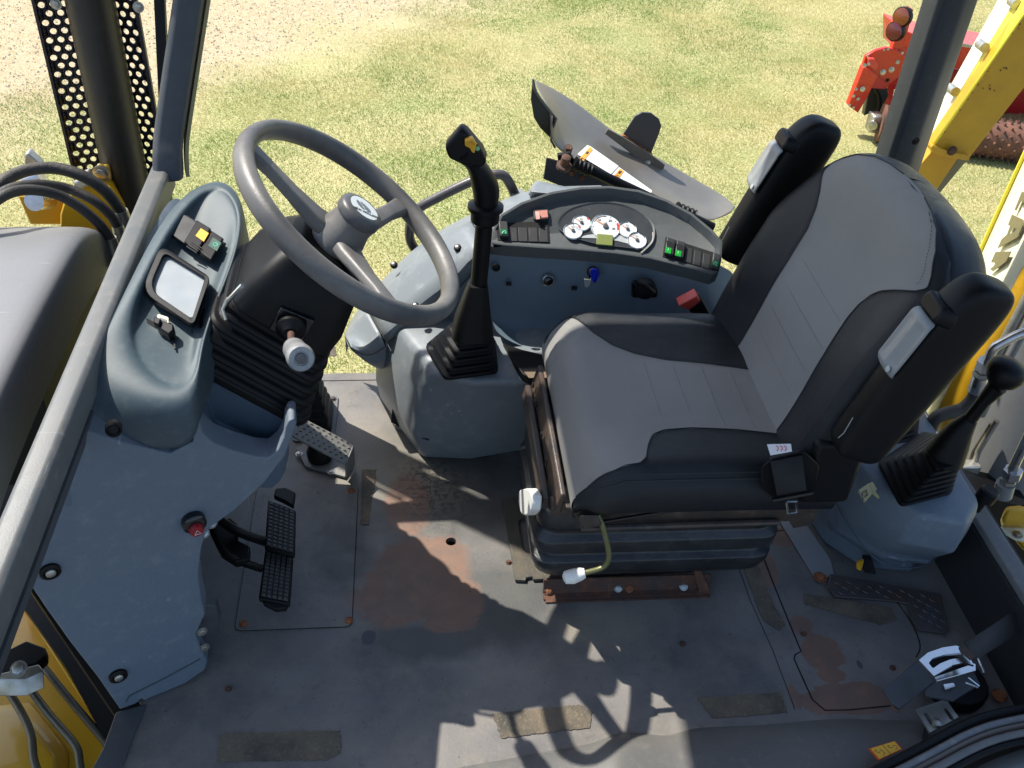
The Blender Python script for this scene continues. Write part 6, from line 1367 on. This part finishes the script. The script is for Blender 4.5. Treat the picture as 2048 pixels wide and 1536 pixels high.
MB().lathe([(.019, 0), (.019, .02)], FY(2027, 940, 1.35), d2, 6).build('hex_nut', M_steel, f2)
MB().lathe([(.016, 0), (.016, .010)], FY(2018, 958, 1.35), d2, 6).build('hex_nut', M_zinc, f2)
MB().lathe([(.019, 0), (.019, .035)], FY(2012, 966, 1.35), d2, 20).build('sleeve', M_cyl, f2)
cp = MB().lathe([(.010, -.03), (.010, 0), (.019, .0), (.019, .022), (.015, .026)], FY(1968, 998, 1.3), (.25, 0, 1), 20).build('black_cap', M_blk); tag(cp, 'small round black cap standing outside the rear sill', 'cap')
sf = thing('swing_casting', 'yellow cast swing frame pieces with holes outside the rear sill at the right edge', 'casting', FY(2030, 1060, 1.3))
MB().prism(fyp([(1945, 985), (1990, 1000), (2035, 1010), (2060, 1010), (2060, 1300), (2000, 1100), (1950, 1010)], 1.52), (0, .1, 0)).build('dark_base', M_blk, sf)
MB().loft([fyp([(2000, 1040), (2010, 1012), (2040, 1010), (2070, 1020), (2070, 1060), (2000, 1056)], 1.40), fyp([(2005, 1035), (2014, 1018), (2040, 1015), (2070, 1025), (2070, 1052), (2005, 1050)], 1.36)]).build('casting', M_yel2, sf, bevel=.01, seg=3)
MB().prism([F(1992, 1060, .06), F(2070, 1052, .06), F(2070, 1090, .06), F(2030, 1082, .06)], (0, 0, .01)).build('top_plate', M_cream, sf, bevel=.002)
MB().prism([F(2030, 1082, .04), F(2070, 1090, .04), F(2070, 1110, .04), F(2045, 1100, .04)], (0, 0, .01)).build('lower_plate', M_yel, sf, bevel=.002)
bolt('plate_hole', F(2035, 1070, .071), (0, 0, 1), .008, M_zinc, sf)
# ================================================================== RED SOIL CONDITIONER on the lawn
im = thing('ground_implement', 'bright red soil conditioner with spiked rusty roller and round lamps parked on the lawn', 'implement', F(1750, 265, GZ))
YI = 6.15
MB().prism(fyp([(1806, 60), (1838, 72), (1990, 98), (2200, 140), (2200, 205), (1960, 150), (1805, 112)], YI+.05), (0, .35, 0)).build('frame_tube', M_red, im, bevel=.01)
MB().prism(fyp([(1800, 112), (1960, 150), (2200, 205), (2200, 262), (2048, 240), (1900, 205), (1790, 215), (1760, 205), (1775, 165)], YI+.30), (0, .05, 0)).build('rear_shield', M_reddk, im, bevel=.005)
MB().prism(fyp([(1796, 100), (1806, 92), (1826, 110), (1850, 125), (1840, 148), (1812, 128)], YI-.02), (0, .2, 0)).build('gusset', M_red, im, bevel=.004)
MB().prism(fyp([(1868, 78), (1990, 98), (1990, 104), (1868, 84)], YI+.0), (0, .01, 0)).build('grey_stripe', M_zinc, im)
MB().prism(fyp([(1726, 130), (1732, 112), (1752, 101), (1775, 95), (1800, 103), (1818, 118), (1808, 148), (1775, 171), (1752, 150), (1740, 143), (1725, 137)], YI-.06), (0, .03, 0)).build('end_plate', M_red, im, bevel=.004)
MB().prism(fyp([(1727, 135), (1740, 140), (1756, 152), (1732, 200), (1716, 226), (1697, 212), (1712, 175)], YI-.10), (0, .06, 0)).build('side_leg', M_red, im, bevel=.004)
MB().prism(fyp([(1752, 150), (1778, 170), (1770, 178), (1740, 176)], YI-.09), (0, .2, 0)).build('leg_web', M_reddk, im)
MB().prism(fyp([(1738, 118), (1750, 118), (1757, 130), (1752, 142), (1738, 132)], YI-.10), (0, .04, 0)).build('lug', M_redp, im, bevel=.003)
MB().prism(fyp([(1820, 15), (1827, 20), (1806, 100), (1784, 98), (1789, 84)], YI-.04), (0, .05, 0)).build('lamp_post', M_red, im, bevel=.003)
MB().prism(fyp([(1812, 20), (1820, 18), (1800, 78), (1790, 76)], YI-.08), (0, .03, 0)).build('lamp_backing', M_blks, im)
for nm, u, v, mt in (('amber_lamp', 1802, 33, M_lampa), ('red_lamp', 1788, 62, M_lampr)):
    c = FY(u, v, YI-.06); h_ = MB().lathe([(.062, 0), (.062, .03), (.055, .034)], c+V((.02, .0, 0)), (-.9, -.62, .1), 30).build(nm, M_blks, im)
    MB().lathe([(.055, .034), (.053, .040), (.03, .046), (.001, .047)], c+V((.02, .0, 0)), (-.9, -.62, .1), 30).build('lens', mt, h_)
for u, v, r in ((1766, 144, .022), (1783, 139, .022), (1795, 124, .015), (1808, 131, .015), (1725, 178, .020), (1712, 178, .012), (1707, 192, .012), (1716, 198, .012), (1699, 210, .010), (1707, 215, .010), (1729, 131, .015), (1737, 128, .012), (1776, 98, .010), (1805, 106, .010), (1735, 112, .008), (1768, 100, .008)):
    bolt('frame_bolt', FY(u, v, YI-.11 if u < 1745 else YI-.065), (-.2, -1, .1), r*.62, M_steel, im)
MB().lathe([(.012, 0), (.012, .004)], FY(1775, 160, YI-.06), (0, -1, 0), 14).build('plate_hole', M_gap, im)
MB().prism(fyp([(1738, 178), (1752, 172), (1775, 174), (1778, 190), (1765, 215), (1758, 236), (1745, 240), (1738, 228), (1728, 232)], YI+.02), (0, .05, 0)).build('bearing_bracket', mat('dark_olive', (.03, .035, .025), .4), im, bevel=.006)
MB().tube(cat_([FY(1752, 176, YI-.02), FY(1760, 195, YI-.02), FY(1758, 225, YI-.02)], 5), .02, 10).build('black_hose', M_blk, im)
MB().prism(fyp([(1752, 170), (1775, 172), (1775, 176), (1752, 173)], YI-.08), (0, .01, 0)).build('yellow_label', M_amber, im)
rc0 = V((3.20, 6.12, GZ+.14)); rdir = (F(2048, 290, GZ+.14)-F(1765, 250, GZ+.14)).normalized(); R0_ = F(1765, 246, GZ+.13)
MB().lathe([(.02, -.02), (.125, -.018), (.125, 0), (.115, .01), (.115, 2.2)], R0_, rdir, 36).build('roller', mat('rust_roller', (.20, .085, .05), .85, bump=1, bscale=60, var=(.10, .05, .035), vscale=18), im)
tn = MB(); ra = rdir.orthogonal().normalized(); rb = rdir.cross(ra)
for i in range(46):
    for j in range(14):
        a = 2*PI*(j+(.5 if i % 2 else 0))/14; e = ra*math.cos(a)+rb*math.sin(a); c = R0_+rdir*(.06+i*.045)+e*.112
        s_ = rdir.cross(e); tn.loft([[c-rdir*.008-s_*.008, c+rdir*.008-s_*.008, c+rdir*.008+s_*.008, c-rdir*.008+s_*.008], [c-rdir*.003-s_*.003+e*.025, c+rdir*.003-s_*.003+e*.025, c+rdir*.003+s_*.003+e*.025, c-rdir*.003+s_*.003+e*.025]])
tn.build('roller_teeth', MATS['rust_roller'], im)['kind'] = 'stuff'
MB().box(R0_-rdir*.045+V((-.01, 0, 0)), (.07, .10, .12)).build('bearing_housing', M_zinc, im, bevel=.012)
MB().lathe([(.035, 0), (.03, .02), (.015, .022), (.015, .035)], R0_-rdir*.07+V((-.01, -.05, 0)), (-.5, -1, 0), 20).build('bearing_cap', M_steel, im)
for k in range(3): MB().tube(cat_([FY(1812-6*k, 168+9*k, YI+.1), FY(1800-5*k, 178+6*k, YI+.08), FY(1790, 182+4*k, YI+.06)], 4), .012, 8).build('pale_strap', mat('pale_strap', (.45, .45, .28), .6), im)
